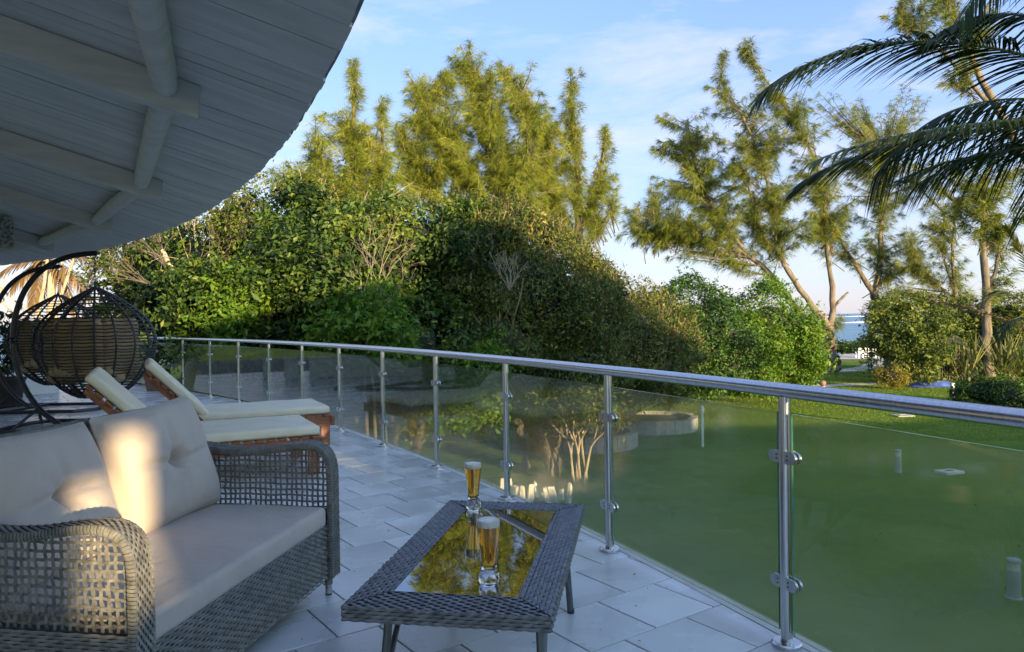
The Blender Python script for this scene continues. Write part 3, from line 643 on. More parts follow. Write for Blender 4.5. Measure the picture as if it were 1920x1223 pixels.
bush('light_green_shrub', 'yellow green leafy shrub in front of the thicket, right of the forked trunk', [px_blob(432, 605, 15.6, 46, 62, 0.8), px_blob(462, 560, 15.8, 34, 40, 0.7), px_blob(405, 640, 15.6, 34, 36, 0.6)], L_bright, (A(432, 605, 15.6)[0], 15.6, LAWN), 0.10, 420, 'shrub', lobes=22, hue=0.12, shoots=260, core=0.5,
     stems=[([(A(432, 605, 15.6)[0] + 0.1 * k, 15.6, LAWN), A(428 + 8 * k, 690, 15.6), A(430 + 6 * k, 630, 15.6)], 0.04, 0.02) for k in range(3)])
bush('hanging_shrub', 'light green leafy shrub just above the handrail in the middle of the thicket', [px_blob(690, 612, 15.0, 46, 42, 0.7), px_blob(735, 640, 15.0, 40, 34, 0.6), px_blob(640, 640, 15.2, 38, 34, 0.6)], L_bright, (A(690, 612, 15.0)[0], 15.2, LAWN), 0.11, 380, 'shrub', lobes=22, hue=-0.05, shoots=260, core=0.5,
     stems=[([(A(690, 612, 15.0)[0] + 0.2 * k, 15.2, LAWN), A(684 + 16 * k, 740, 15.0), A(686 + 12 * k, 640, 15.0)], 0.045, 0.02) for k in range(3)])
bush('low_shrub', 'low leafy shrub growing behind the glass in front of the dark mound', [px_blob(880, 745, 17.0, 50, 60, 0.8), px_blob(900, 690, 17.2, 40, 40, 0.7), px_blob(840, 780, 17.0, 34, 34, 0.6)], L_bright, (A(880, 745, 17.0)[0], 17.0, LAWN), 0.10, 380, 'shrub', lobes=22, hue=0.05, shoots=220, core=0.5)

bush('undergrowth', 'dark undergrowth along the foot of the thicket, behind the lit trunks', [px_blob(520, 735, 24, 120, 60, 1.6), px_blob(680, 745, 24.5, 130, 66, 1.6), px_blob(840, 755, 25, 120, 62, 1.6), px_blob(980, 760, 25.5, 110, 58, 1.6), px_blob(1100, 745, 27, 90, 52, 1.6)], L_vine, (A(760, 750, 24.5)[0], 24.5, LAWN), 0.13, 190, 'shrub', lobes=30, hue=-0.06, core=0.72, shoots=500)

# bare, branching things
def branching(mb, p, d, L, r_, depth, spread=0.5, g=None, grav=0.0, n=(2, 3), shrink=0.72):
    g = g or random
    p = np.array(p, float); d = unit(np.array(d, float)); pts = [p]; q = p.copy(); dd = d.copy()
    for k in range(4):
        dd = unit(dd + np.array([g.gauss(0, 0.12), g.gauss(0, 0.12), g.gauss(0, 0.06) + grav])); q = q + dd * L / 4; pts.append(q.copy())
    mb.tube(pts, np.linspace(r_, r_ * 0.62, 5), 6 if r_ > 0.02 else 4)
    if depth <= 0: return [q]
    tips = []
    for _ in range(g.randint(*n)):
        nd = unit(dd + spread * np.array([g.gauss(0, 1), g.gauss(0, 1), g.gauss(0, 0.7) + 0.25]))
        tips += branching(mb, pts[-1] if g.random() < 0.7 else pts[3], nd, L * shrink * g.uniform(0.75, 1.2), r_ * 0.6, depth - 1, spread, g, grav, n, shrink)
    return tips
def bare(name, label, base, trunks, m, cat='tree', group=None, leaves=None, leafm=None, seed=1):
    g = random.Random(seed); base = np.array(base, float); root = empty(name, base, 0, label, cat, group); tips = []
    for k, (p, d, L, r_, dep, spr) in enumerate(trunks):
        mb = MB(); tips += branching(mb, np.array(p, float) - base, d, L, r_, dep, spr, g)
        mb.build('branch' if name != 'tree' else 'trunk', m, root, smooth=True)
    if leaves:
        T = np.array(tips); k = rng.integers(0, len(T), leaves); P = T[k] + rng.normal(0, 0.22, (leaves, 3))
        L = rng.uniform(0.08, 0.17, leaves)
        tag(leaf_mesh('leaves', P, unit(rand_unit(leaves) + [0, 0, 0.5]), L, L * 0.45, leafm, root), kind='stuff')
    return root
pb = A(705, 575, 15.0)
bare('dead_shrub', 'pale leafless branches fanning up in front of the green thicket', (pb[0], pb[1] + 1.9, pb[2] - 1.9),
     [((pb[0], pb[1] + 1.9, pb[2] - 1.9), (0.0, -1.0, 0.95), 2.6, 0.024, 0, 0.1)] +
     [(pb - np.array([0, 0, 0.15]), (x, y, z), L, 0.011, 3, 0.40) for x, y, z, L in [(-0.45, 0, 1, 0.65), (-0.2, -0.2, 1, 0.8), (0.05, 0.1, 1, 0.85), (0.35, -0.1, 1, 0.75), (0.8, 0, 0.8, 0.65), (-0.8, 0.1, 0.8, 0.6), (0.15, -0.3, 1, 0.65)]], m_twig, 'shrub', seed=5)
pb2 = A(955, 545, 17.6)
bare('dry_shrub', 'small tan dry shrub on the front of the dark mound', (pb2[0], pb2[1] + 1.5, pb2[2] - 1.5),
     [((pb2[0], pb2[1] + 1.5, pb2[2] - 1.5), (0.0, -1.0, 0.95), 2.1, 0.02, 0, 0.1)] + [(pb2, (random.gauss(0, 0.4), random.gauss(0, 0.3), 1), 0.45, 0.012, 2, 0.35) for _ in range(8)], m_twig, 'shrub', seed=8)
# forked trunk behind the railing at left
tk = G(392, 735); tk = A(392, 735, 18.0); tb0 = np.array([tk[0], tk[1], LAWN])
root = empty('forked_tree', tb0, 0, 'thick pale forked trunk just beyond the railing near the hanging chairs', 'tree')
def limb(root, pts, r1, r2, m, name='trunk', sides=10, n=14, rough=0.25, base=None):
    base = np.array(root.location) if base is None else base
    P = np.array(pts, float) - base; t = np.linspace(0, len(P) - 1, n)
    Q = np.stack([np.interp(t, np.arange(len(P)), P[:, j]) for j in range(3)], 1)
    for _ in range(2): Q[1:-1] = (Q[:-2] + 2 * Q[1:-1] + Q[2:]) / 4
    rr = np.linspace(r1, r2, n); Q[1:-1] += rng.normal(0, 1, (n - 2, 3)) * (rr[1:-1, None] * rough)
    rr = rr * (1 + rng.normal(0, 0.06, n))
    MB().tube(Q, rr, sides).build(name, m, root, smooth=True, angle=80); return Q + base
limb(root, [tb0, A(375, 660, 18), A(352, 605, 18)], 0.34, 0.22, m_pale)
limb(root, [A(352, 610, 18), A(335, 575, 18), A(318, 540, 18), A(322, 505, 18.2), A(305, 470, 18.4)], 0.16, 0.05, m_pale, 'branch')
limb(root, [A(354, 612, 18), A(366, 580, 17.9), A(362, 545, 17.8), A(345, 535, 17.8), A(338, 552, 17.7)], 0.12, 0.03, m_pale, 'branch')
limb(root, [A(364, 560, 17.9), A(380, 520, 18), A(395, 470, 18.4)], 0.08, 0.03, m_pale, 'branch')
tw_ = MB(); gg = random.Random(77); tips_ = []
for q, dr in ((A(305, 470, 18.4), (-0.3, 0, 1)), (A(395, 470, 18.4), (0.4, 0, 1)), (A(322, 505, 18.2), (-0.8, -0.3, 0.8)), (A(380, 520, 18), (0.8, -0.3, 0.6)), (A(362, 545, 17.8), (0.2, -0.5, 0.9)), (A(330, 560, 18), (-0.9, 0, 0.5))):
    for _ in range(3): tips_ += branching(tw_, q - tb0, (dr[0] + gg.gauss(0, 0.3), dr[1] + gg.gauss(0, 0.3), dr[2]), 0.75, 0.022, 4, 0.42, gg, 0.0, (2, 3), 0.74)
tag(tw_.build('twigs', m_bark_d, root), kind='stuff')
T_ = np.array(tips_); k = rng.integers(0, len(T_), 2600); P_ = T_[k] + rng.normal(0, 0.13, (2600, 3)); L_ = rng.uniform(0.07, 0.13, 2600)
tag(leaf_mesh('leaves', P_, unit(rand_unit(2600) + [0, 0, 0.4]), L_, L_ * 0.45, L_vine, root, rnd=rng.uniform(0.3, 1.0, 2600)), kind='stuff')
# golden bare trees at far left
seeds = [(120, 620, 24, -0.12, 0.28), (175, 625, 25, 0.1, 0.24), (225, 640, 23, 0.22, 0.20), (262, 655, 22, 0.30, 0.18)]
txt = ['leftmost of the sunlit pale bare trees behind the hanging chairs', 'sunlit pale bare tree right behind the hanging chair chain', 'sunlit pale bare tree to the right of the hanging chair tip', 'rightmost slender sunlit bare tree, next to the forked trunk']
for i, (px, py, d, lean, r_) in enumerate(seeds):
    b = A(px, py, d); b[2] = LAWN
    bare('bare_tree', txt[i], b, [(b, (lean, 0, 1), 4.3 + 0.3 * i, r_ * 0.36, 4, 0.34), (b + np.array([0.25, 0.2, 0]), (lean - 0.35, 0.1, 1), 4.0, r_ * 0.30, 4, 0.32), (b + np.array([0.3, -0.1, 0]), (lean + 0.45, 0, 1), 4.0, r_ * 0.27, 4, 0.3)],
         m_pale, 'tree', 'bare trees at far left', 900, L_olive, seed=20 + i)

def casuarina(name, label, base, limbs, blobs, m=None, seed=0, nl=11, nn=11, wl=0.44, ww=0.0165, wind=(-0.15, 0, 0.55), bark=None, group='casuarina trees', blen=1.0, lift=0.38):
    """limbs: (points, r1, r2) of the trunk and main boughs; blobs: (centre, radii, twigs) of the crown"""
    base = np.array(base, float); root = empty(name, base, 0, label, 'tree', group); m = m or L_cas; bark = bark or m_bark
    S = []
    for k, (pts, r1, r2) in enumerate(limbs):
        Q = limb(root, pts, r1, r2, bark, 'trunk' if k == 0 else 'bough', 9, 18, 0.28); S.append(Q)
    S = np.concatenate(S); tw = MB(); NP, ND, NL, NR = [], [], [], []
    wind = np.array(wind, float)
    for bi_, (c, r_, cnt) in enumerate(blobs):
        c = np.array(c, float); r_ = np.array(r_, float); cnt = max(6, int(cnt * 0.72))
        T = c + rand_unit(cnt) * r_ * (rng.random((cnt, 1)) ** 0.38) * rng.normal(1.0, 0.16, (cnt, 1))
        spire = r_[2] > 2.3 * r_[0]
        if spire:
            tt_ = rng.uniform(-1, 1, cnt); T = c + rand_unit(cnt) * r_ * [1, 1, 0] * ((1.15 - tt_) / 1.25)[:, None]; T[:, 2] = c[2] + tt_ * r_[2] * 1.1
        T = T[:max(2, int(round(cnt / 1.55)))]
        if bi_ == 0: T = np.concatenate([T] + [np.array([np.array(pts[-1], float) + np.array([0, 0, 0.15]), np.array(pts[-1], float) + rng.normal(0, 0.5, 3)]) for pts, r1, r2 in limbs[:1] + [l_ for l_ in limbs if l_[2] <= 0.05]])
        for tip in T:
            # every twig is a plume: an upswept axis with branchlets that shorten to its tip
            dz = tip - S; dist = np.linalg.norm(dz, axis=1) + np.maximum(0, S[:, 2] - tip[2] + 0.6) * 3
            k = int(np.argmin(dist)); a = S[k]; ln = np.linalg.norm(tip - a); mx_ln = 4.2 * blen
            if ln > mx_ln: a = tip + (a - tip) * mx_ln / ln; ln = mx_ln
            if ln < 1.9 * blen: a = tip - unit(tip - a + np.array([0, 0, lift])) * 1.9 * blen; ln = 1.9 * blen
            mid = a + (tip - a) * np.array([0.60, 0.60, 0.60 - 0.5 * lift]) + rng.normal(0, 0.04 * ln, 3)
            t = np.linspace(0, 1, 7)[:, None]; Q = (1 - t) ** 2 * a + 2 * t * (1 - t) * mid + t * t * tip
            tw.tube(Q - base, np.linspace(0.014 + 0.010 * ln, 0.007, 7), 4, False)
            tn = rng.normal(0.03, 0.17); n1 = int(nl * 1.9)
            ts = 1 - rng.random(n1) ** 1.25 * 0.80
            O = (1 - ts[:, None]) ** 2 * a + 2 * ts[:, None] * (1 - ts[:, None]) * mid + ts[:, None] ** 2 * tip
            ax_ = unit(2 * (1 - ts[:, None]) * (mid - a) + 2 * ts[:, None] * (tip - mid)); rad_ = rng.normal(size=(n1, 3)); rad_ -= ax_ * (rad_ * ax_).sum(1, keepdims=True); rad_ = unit(rad_)
            BLn = blen * (0.14 + 0.52 * (1 - ts) ** 0.7) * rng.uniform(0.6, 1.25, n1)
            BD = unit(ax_ * 0.85 + rad_ * 0.65 + wind * 0.35 + 0.2 * rng.normal(size=(n1, 3)))
            s = rng.random((n1, nn)) ** 0.8; P = O[:, None] + BD[:, None] * (s * BLn[:, None])[..., None]
            P[..., 2] -= 0.16 * s * s * BLn[:, None]
            D = unit(BD[:, None] * 0.75 + rng.normal(0, 0.26, (n1, nn, 3)) + np.array([0, 0, -0.70]))
            NP.append(P.reshape(-1, 3)); ND.append(D.reshape(-1, 3)); NR.append(np.clip(0.5 + tn + rng.normal(0, 0.17, n1 * nn), 0, 1))
    P = np.concatenate(NP); D = np.concatenate(ND); n = len(P)
    tw.build('twigs', bark, root)['kind'] = 'stuff'
    tag(needle_mesh('needles', P - base, D, wl * rng.uniform(0.6, 1.3, n), ww * rng.uniform(0.6, 1.3, n), m, root, np.concatenate(NR)), kind='stuff')
    return root
def cb(px, py, d, rpx, rpy, n, jit=0): c, r_ = px_blob(px, py, d, rpx, rpy); return (c + np.array([0, jit, 0]), r_, n)

# C1: behind the roof edge
d = 34
b = A(675, 560, d); b[2] = LAWN
casuarina('casuarina_tree', 'feathery casuarina with thin spires rising just right of the roof edge', b,
          [([b, A(672, 400, d), A(664, 250, d), A(662, 120, d)], 0.30, 0.03), ([A(672, 420, d), A(620, 340, d), A(590, 290, d)], 0.14, 0.03), ([A(672, 430, d), A(715, 330, d), A(716, 190, d)], 0.14, 0.02), ([A(672, 450, d), A(570, 380, d), A(540, 330, d)], 0.12, 0.03)],
          [cb(664, 180, d, 16, 55, 26), cb(660, 270, d, 34, 60, 50), cb(716, 240, d, 15, 48, 24), cb(600, 300, d, 42, 60, 60), cb(640, 340, d, 70, 40, 80), cb(720, 320, d, 40, 50, 60), cb(560, 340, d, 60, 35, 60), cb(690, 390, d, 70, 40, 60), cb(690, 280, d, 40, 46, 50), cb(620, 230, d, 24, 40, 26), cb(745, 370, d, 40, 30, 36), cb(640, 310, d, 95, 75, 110), cb(600, 350, d, 80, 40, 60)], seed=1, lift=0.22, wind=(0.15, 0, 0.4))
# C2: the big wind-blown group behind the mound
d = 37
b = A(950, 560, d); b[2] = LAWN
casuarina('casuarina_tree', 'largest casuarina, its broad sunlit olive crown rising behind the thicket', b,
          [([b, A(945, 420, d), A(930, 300, d), A(905, 180, d), A(878, 85, d)], 0.40, 0.03), ([A(945, 430, d), A(860, 310, d), A(800, 190, d), A(765, 140, d)], 0.20, 0.03), ([A(945, 430, d), A(830, 370, d), A(770, 310, d)], 0.16, 0.03), ([A(940, 380, d), A(1000, 270, d), A(975, 150, d)], 0.18, 0.03)],
          [cb(868, 110, d, 22, 42, 36), cb(905, 150, d, 38, 50, 60), cb(835, 150, d, 30, 38, 44), cb(780, 170, d, 26, 40, 40), cb(790, 240, d, 48, 44, 70), cb(870, 230, d, 64, 56, 120), cb(945, 230, d, 52, 60, 100), cb(820, 310, d, 70, 44, 110), cb(900, 320, d, 80, 50, 140), cb(975, 320, d, 60, 60, 90), cb(860, 385, d, 100, 34, 110), cb(1000, 200, d, 34, 40, 44), cb(760, 330, d, 40, 40, 50), cb(960, 150, d, 34, 34, 40), cb(745, 250, d, 30, 40, 36), cb(920, 390, d, 90, 30, 70), cb(1000, 380, d, 50, 40, 50), cb(915, 250, d, 140, 120, 250), cb(800, 260, d, 70, 80, 90), cb(960, 330, d, 110, 70, 120)], seed=2, lift=0.2, wind=(0.2, 0, 0.4))
d = 39
b = A(1085, 600, d); b[2] = LAWN
casuarina('casuarina_tree', 'slender casuarina with ragged spires at the right end of the sunlit crown', b,
          [([b, A(1080, 480, d), A(1085, 330, d), A(1072, 200, d), A(1070, 135, d)], 0.26, 0.02), ([A(1082, 450, d), A(1120, 350, d), A(1135, 245, d)], 0.14, 0.02), ([A(1082, 470, d), A(1030, 380, d), A(1010, 280, d), A(1020, 210, d)], 0.16, 0.02), ([A(1084, 500, d), A(1110, 440, d), A(1150, 390, d)], 0.10, 0.02)],
          [cb(1070, 170, d, 14, 40, 20), cb(1068, 240, d, 30, 44, 44), cb(1136, 270, d, 12, 38, 16), cb(1124, 330, d, 22, 40, 26), cb(1025, 260, d, 34, 54, 60), cb(1050, 330, d, 46, 46, 64), cb(1040, 400, d, 70, 34, 84), cb(1110, 400, d, 30, 32, 30), cb(980, 390, d, 60, 40, 60), cb(1150, 350, d, 14, 24, 10), cb(1085, 445, d, 40, 26, 36), cb(1050, 310, d, 80, 110, 130), cb(1100, 370, d, 50, 60, 50)], seed=3, lift=0.22, wind=(0.2, 0, 0.4))
# C3: the spreading forked tree on the lawn
d = 55.7
b = G(1565, 699)
casuarina('casuarina_tree', 'wide spreading casuarina with a trunk forked low down on the lawn', b,
          [([b, A(1555, 655, d), A(1552, 610, d)], 0.62, 0.46),
           ([A(1552, 612, d), A(1520, 575, d), A(1475, 505, d), A(1462, 480, d), A(1420, 430, d), A(1400, 330, d)], 0.28, 0.05),
           ([A(1548, 640, d), A(1510, 600, d), A(1450, 520, d), A(1400, 475, d), A(1340, 455, d), A(1270, 440, d), A(1210, 435, d)], 0.30, 0.04),
           ([A(1556, 612, d), A(1566, 575, d), A(1558, 520, d), A(1548, 440, d), A(1550, 360, d), A(1520, 260, d), A(1430, 150, d), A(1400, 80, d)], 0.26, 0.03),
           ([A(1566, 572, d), A(1590, 548, d)], 0.13, 0.07), ([A(1548, 612, d), A(1546, 588, d)], 0.16, 0.10),
           ([A(1400, 475, d), A(1340, 400, d), A(1300, 310, d), A(1290, 230, d)], 0.14, 0.03), ([A(1470, 500, d), A(1440, 340, d), A(1400, 230, d), A(1350, 150, d)], 0.15, 0.03)],
          [cb(1215, 440, d, 45, 26, 40), cb(1270, 430, d, 50, 40, 66), cb(1330, 430, d, 60, 44, 80), cb(1280, 465, d, 60, 30, 40), cb(1390, 400, d, 60, 50, 80), cb(1250, 360, d, 42, 36, 44), cb(1310, 340, d, 52, 44, 60), cb(1250, 280, d, 38, 30, 30), cb(1240, 225, d, 24, 22, 12), cb(1310, 250, d, 40, 40, 40),
           cb(1375, 290, d, 44, 46, 50), cb(1350, 180, d, 26, 40, 26), cb(1398, 100, d, 18, 40, 18), cb(1430, 170, d, 30, 44, 34), cb(1450, 260, d, 44, 50, 56), cb(1460, 370, d, 50, 44, 56), cb(1520, 330, d, 46, 50, 50), cb(1360, 100, d, 14, 20, 8), cb(1500, 220, d, 40, 40, 40), cb(1180, 400, d, 22, 20, 12), cb(1370, 490, d, 34, 20, 22), cb(1575, 600, d, 14, 16, 8), cb(1500, 430, d, 50, 30, 40), cb(1440, 450, d, 40, 30, 30), cb(1560, 420, d, 40, 40, 30), cb(1330, 370, d, 140, 105, 200), cb(1450, 250, d, 95, 105, 110), cb(1250, 420, d, 80, 55, 80), cb(1500, 380, d, 70, 80, 70)],
          L_casd, seed=4, nl=12, nn=12, wl=0.54, ww=0.0225, blen=1.35, wind=(-0.45, 0, 0.25), lift=0.12)
d = 60
b = A(1662, 640, d); b[2] = LAWN
casuarina('casuarina_tree', 'casuarina with two thin leaning stems standing in front of the sea', b,
          [([b, A(1660, 600, d), A(1640, 555, d)], 0.42, 0.34), ([A(1640, 556, d), A(1600, 490, d), A(1570, 440, d), A(1540, 400, d)], 0.22, 0.05), ([A(1640, 556, d), A(1652, 480, d), A(1650, 400, d), A(1660, 300, d)], 0.24, 0.05)],
          [cb(1560, 400, d, 46, 36, 36), cb(1650, 380, d, 50, 46, 50), cb(1600, 300, d, 60, 60, 70), cb(1670, 280, d, 50, 60, 50), cb(1640, 450, d, 40, 26, 18), cb(1690, 340, d, 40, 40, 30), cb(1630, 590, d, 22, 30, 12), cb(1580, 460, d, 46, 26, 26), cb(1680, 500, d, 44, 40, 34), cb(1620, 210, d, 50, 40, 36), cb(1700, 200, d, 50, 50, 40), cb(1560, 200, d, 40, 36, 30), cb(1620, 320, d, 110, 110, 120), cb(1660, 470, d, 70, 50, 50)], L_casd, seed=5, wl=0.54, ww=0.0225, blen=1.3, wind=(-0.4, 0, 0.2), lift=0.12)
d = 58
b = A(1800, 640, d); b[2] = LAWN
casuarina('casuarina_tree', 'thin-stemmed casuarina with airy layered foliage left of the tall straight trunk', b,
          [([b, A(1792, 560, d), A(1785, 490, d), A(1790, 380, d)], 0.24, 0.06), ([A(1795, 590, d), A(1760, 530, d), A(1720, 500, d)], 0.12, 0.03), ([A(1790, 550, d), A(1768, 480, d), A(1770, 400, d)], 0.12, 0.03)],
          [cb(1710, 500, d, 44, 22, 26), cb(1770, 440, d, 56, 40, 44), cb(1740, 520, d, 40, 18, 16), cb(1800, 500, d, 36, 34, 24), cb(1760, 380, d, 50, 40, 36), cb(1690, 440, d, 30, 22, 14), cb(1730, 480, d, 50, 40, 36), cb(1800, 560, d, 40, 30, 24), cb(1690, 540, d, 36, 20, 16), cb(1740, 330, d, 50, 36, 30)], L_casd, seed=6, wl=0.54, ww=0.0225, blen=1.2, wind=(-0.3, 0, 0.15), lift=0.1)
d = 49.6
b = G(1856, 707)
casuarina('casuarina_tree', 'tall straight sunlit trunk at the right, behind the clipped hedge', b,
          [([b, A(1852, 640, d), A(1850, 540, d), A(1842, 440, d), A(1846, 330, d)], 0.36, 0.16), ([A(1850, 560, d), A(1868, 500, d), A(1880, 430, d)], 0.16, 0.06), ([A(1848, 470, d), A(1870, 410, d)], 0.10, 0.05)],
          [cb(1830, 400, d, 56, 44, 40), cb(1880, 430, d, 40, 44, 30), cb(1880, 340, d, 50, 50, 40), cb(1800, 340, d, 50, 40, 30), cb(1890, 520, d, 30, 30, 14)], L_casd, seed=7, wl=0.55, ww=0.034, blen=1.3)
d = 40
b = A(1840, 700, d); b = np.array([b[0] + 6, b[1], LAWN])
casuarina('casuarina_tree', 'dark wispy casuarina top in the upper right corner above the palm', b,
          [([b, b + np.array([-1, 0, 9]), A(1860, 200, d), A(1800, 60, d), A(1770, -60, d)], 0.34, 0.05), ([A(1850, 190, d), A(1760, 90, d), A(1690, 20, d)], 0.12, 0.03), ([A(1810, 80, d), A(1860, 0, d), A(1880, -80, d)], 0.12, 0.03)],
          [cb(1700, 20, d, 46, 26, 24), cb(1770, 30, d, 50, 46, 44), cb(1840, 40, d, 40, 50, 34), cb(1790, 120, d, 40, 40, 26), cb(1740, -20, d, 50, 30, 30)], L_casd, seed=8, wl=0.45, ww=0.024)

# coconut palm whose fronds hang in from the right
def frond(name, root, pts, nleaf, ll, m, hang=0.55, wid=0.029, seed=0, t0=0.10, rach=0.022, base=None, rshift=0.0):
    base = np.array(root.location); P = np.array(pts, float) - base
    t = np.linspace(0, 1, 40)[:, None]
    if len(P) == 3: Q = (1 - t) ** 2 * P[0] + 2 * t * (1 - t) * P[1] + t * t * P[2]
    else: Q = (1 - t) ** 3 * P[0] + 3 * t * (1 - t) ** 2 * P[1] + 3 * t * t * (1 - t) * P[2] + t ** 3 * P[3]
    MB().tube(Q, np.linspace(rach, 0.004, 40), 6).build('frond_stalk', m_cane if m is L_palmdry else m_stalk, root, smooth=True)
    V, Fc, rr = [], [], []; T = unit(np.gradient(Q, axis=0))
    for s in (-1, 1):
        for k in range(nleaf):
            tt = t0 + (1 - t0) * (k + rng.random() * 0.6) / nleaf; x = tt * 39; i = min(38, int(x)); f = x - i
            p = Q[i] * (1 - f) + Q[i + 1] * f; tg = T[i]; side = unit(np.cross(tg, np.array([0, 0, 1.0]))) * s
            l_ = ll * (0.45 + 0.55 * math.sin(math.pi * min(1, 0.18 + tt * 0.86)) ** 0.8) * rng.uniform(0.85, 1.1)
            dirn = unit(side * (0.85 - 0.35 * tt) + tg * (0.45 + 0.6 * tt) + np.array([0, 0, 0.30 - hang * 0.5]) + rng.normal(0, 0.06, 3))
            wv = unit(np.cross(dirn, np.cross(tg, dirn)) + 0.2 * np.array([0, 0, 1]))
            b = len(V)
            for j, (u_, w_) in enumerate(((0, 0.45), (0.25, 1.0), (0.5, 0.9), (0.78, 0.55), (1.0, 0.06))):
                c = p + dirn * l_ * u_ + np.array([0, 0, -hang * l_ * u_ * u_])
                V += [c - wv * wid * w_ / 2, c + wv * wid * w_ / 2]
            for j in range(4): Fc.append((b + 2 * j, b + 2 * j + 1, b + 2 * j + 3, b + 2 * j + 2))
            rr += [float(np.clip(rng.normal(0.35 + rshift, 0.2), 0, 1))] * 10
    return tag(fast('frond', np.array(V), Fc, m, root, rr), kind='stuff')
m_stalk = mat('palm_stalk', (0.10, 0.12, 0.03), (0.18, 0.18, 0.05), 6, 0.5)
d = 8.5
hub = A(2170, 210, d); pbase = np.array([hub[0] + 0.5, hub[1] + 0.4, LAWN])
palm = empty('coconut_palm', pbase, 0, 'coconut palm reaching in from the right edge with long drooping fronds', 'palm tree')
limb(palm, [pbase, pbase + np.array([-0.1, 0, 2.5]), hub - np.array([0, 0, 0.2])], 0.22, 0.13, m_bark_d, 'trunk', 12, 16, 0.03)
frond('frond', palm, [hub, A(1930, 60, d), A(1590, 22, d - 0.3), A(1425, 180, d - 0.6)], 130, 0.95, L_palm, 0.42)
frond('frond', palm, [hub, A(2000, 222, d - 0.5), A(1700, 222, d - 1.0), A(1522, 305, d - 1.4)], 90, 0.66, L_palmy, 0.38)
frond('frond', palm, [hub, A(1960, 235, d + 0.6), A(1660, 235, d + 1.0), A(1500, 345, d + 1.4)], 125, 0.95, L_palm, 0.42)
frond('frond', palm, [hub, A(1960, 190, d + 1.2), A(1780, 130, d + 2.0), A(1640, 330, d + 2.6)], 90, 1.0, L_palm, 0.9)
frond('frond', palm, [hub, A(2050, 40, d + 0.4), A(1890, -20, d + 0.8), A(1755, 65, d + 1.0)], 80, 0.75, L_palm, 0.6)
frond('frond', palm, [hub, A(2060, -120, d), A(1900, -160, d - 0.2), A(1800, 40, d - 0.4)], 80, 0.8, L_palm, 0.7)
frond('frond', palm, [hub, A(2040, 290, d + 0.2), A(1850, 260, d + 0.3), A(1690, 335, d + 0.4)], 80, 0.8, L_palm, 0.4)
frond('frond', palm, [hub, A(2080, 240, d + 1.6), A(1900, 230, d + 2.2), A(1720, 345, d + 3)], 80, 1.0, L_palm, 0.7)
for k in range(7):
    a = k * 0.75 + 0.6
    if math.cos(a) < -0.25: continue
    e = hub + np.array([3.4 * math.cos(a), 3.4 * math.sin(a), -0.8]); frond('frond', palm, [hub, (hub + e) / 2 + np.array([0, 0, 1.6]), e], 50, 0.9, L_palm, 0.7)
d = 24
hub = A(1985, 640, d); pbase = np.array([hub[0], hub[1], LAWN])
p2 = empty('young_palm', pbase, 0, 'young palm low at the right edge with a browning frond pointing left', 'palm tree')
limb(p2, [pbase, hub], 0.16, 0.12, m_bark_d, 'trunk', 10, 8, 0.03)
frond('frond', p2, [hub, A(1880, 590, d), A(1800, 575, d - 0.5), A(1738, 560, d - 1)], 60, 0.75, L_palmdry, 0.25, 0.05)
frond('frond', p2, [hub, A(1950, 540, d), A(1910, 450, d), A(1885, 425, d)], 55, 0.7, L_palmy, 0.3, 0.05, rshift=0.1)
frond('frond', p2, [hub, A(1930, 560, d + 1), A(1880, 530, d + 1), A(1850, 560, d + 1)], 55, 0.7, L_palmy, 0.4, 0.05)
frond('frond', p2, [hub, A(1960, 600, d - 1), A(1900, 560, d - 2), A(1870, 640, d - 2)], 55, 0.7, L_palm, 0.4, 0.05)
frond('frond', p2, [hub, A(2040, 560, d), A(2090, 540, d), A(2130, 620, d)], 40, 0.7, L_palm, 0.4, 0.05)
# dry-fronded palm at far left
d = 24
hub = A(95, 490, d); pbase = np.array([hub[0], hub[1], LAWN])
p3 = empty('dry_palm', pbase, 0, 'palm with dry golden fronds under the roof edge at far left', 'palm tree')
limb(p3, [pbase, hub], 0.15, 0.12, m_pale, 'trunk', 10, 8, 0.03)
for k, (tx, ty) in enumerate([(-10, 520), (20, 545), (60, 580), (170, 560), (140, 590), (200, 500), (30, 460), (160, 440)]):
    e = A(tx, ty, d + (k % 3 - 1) * 0.8); frond('frond', p3, [hub, (hub + e) / 2 + np.array([0, 0, 0.55]), e], 40, 0.55, L_palmdry, 0.6, 0.05)
d = 21
hub = A(255, 590, d); pbase = np.array([hub[0], hub[1], LAWN])
p4 = empty('fan_palm', pbase, 0, 'small dark spiky palm between the bare trees and the hanging chair', 'palm tree')
limb(p4, [pbase, hub], 0.14, 0.10, m_bark_d, 'trunk', 10, 8, 0.03)
for k in range(11):
    a = k * 0.57; e = hub + np.array([1.3 * math.cos(a), 1.3 * math.sin(a), 0.5 * math.sin(k * 2.1)]); frond('frond', p4, [hub, (hub + e) / 2 + np.array([0, 0, 0.45]), e], 34, 0.5, L_palm, 0.35, 0.04)

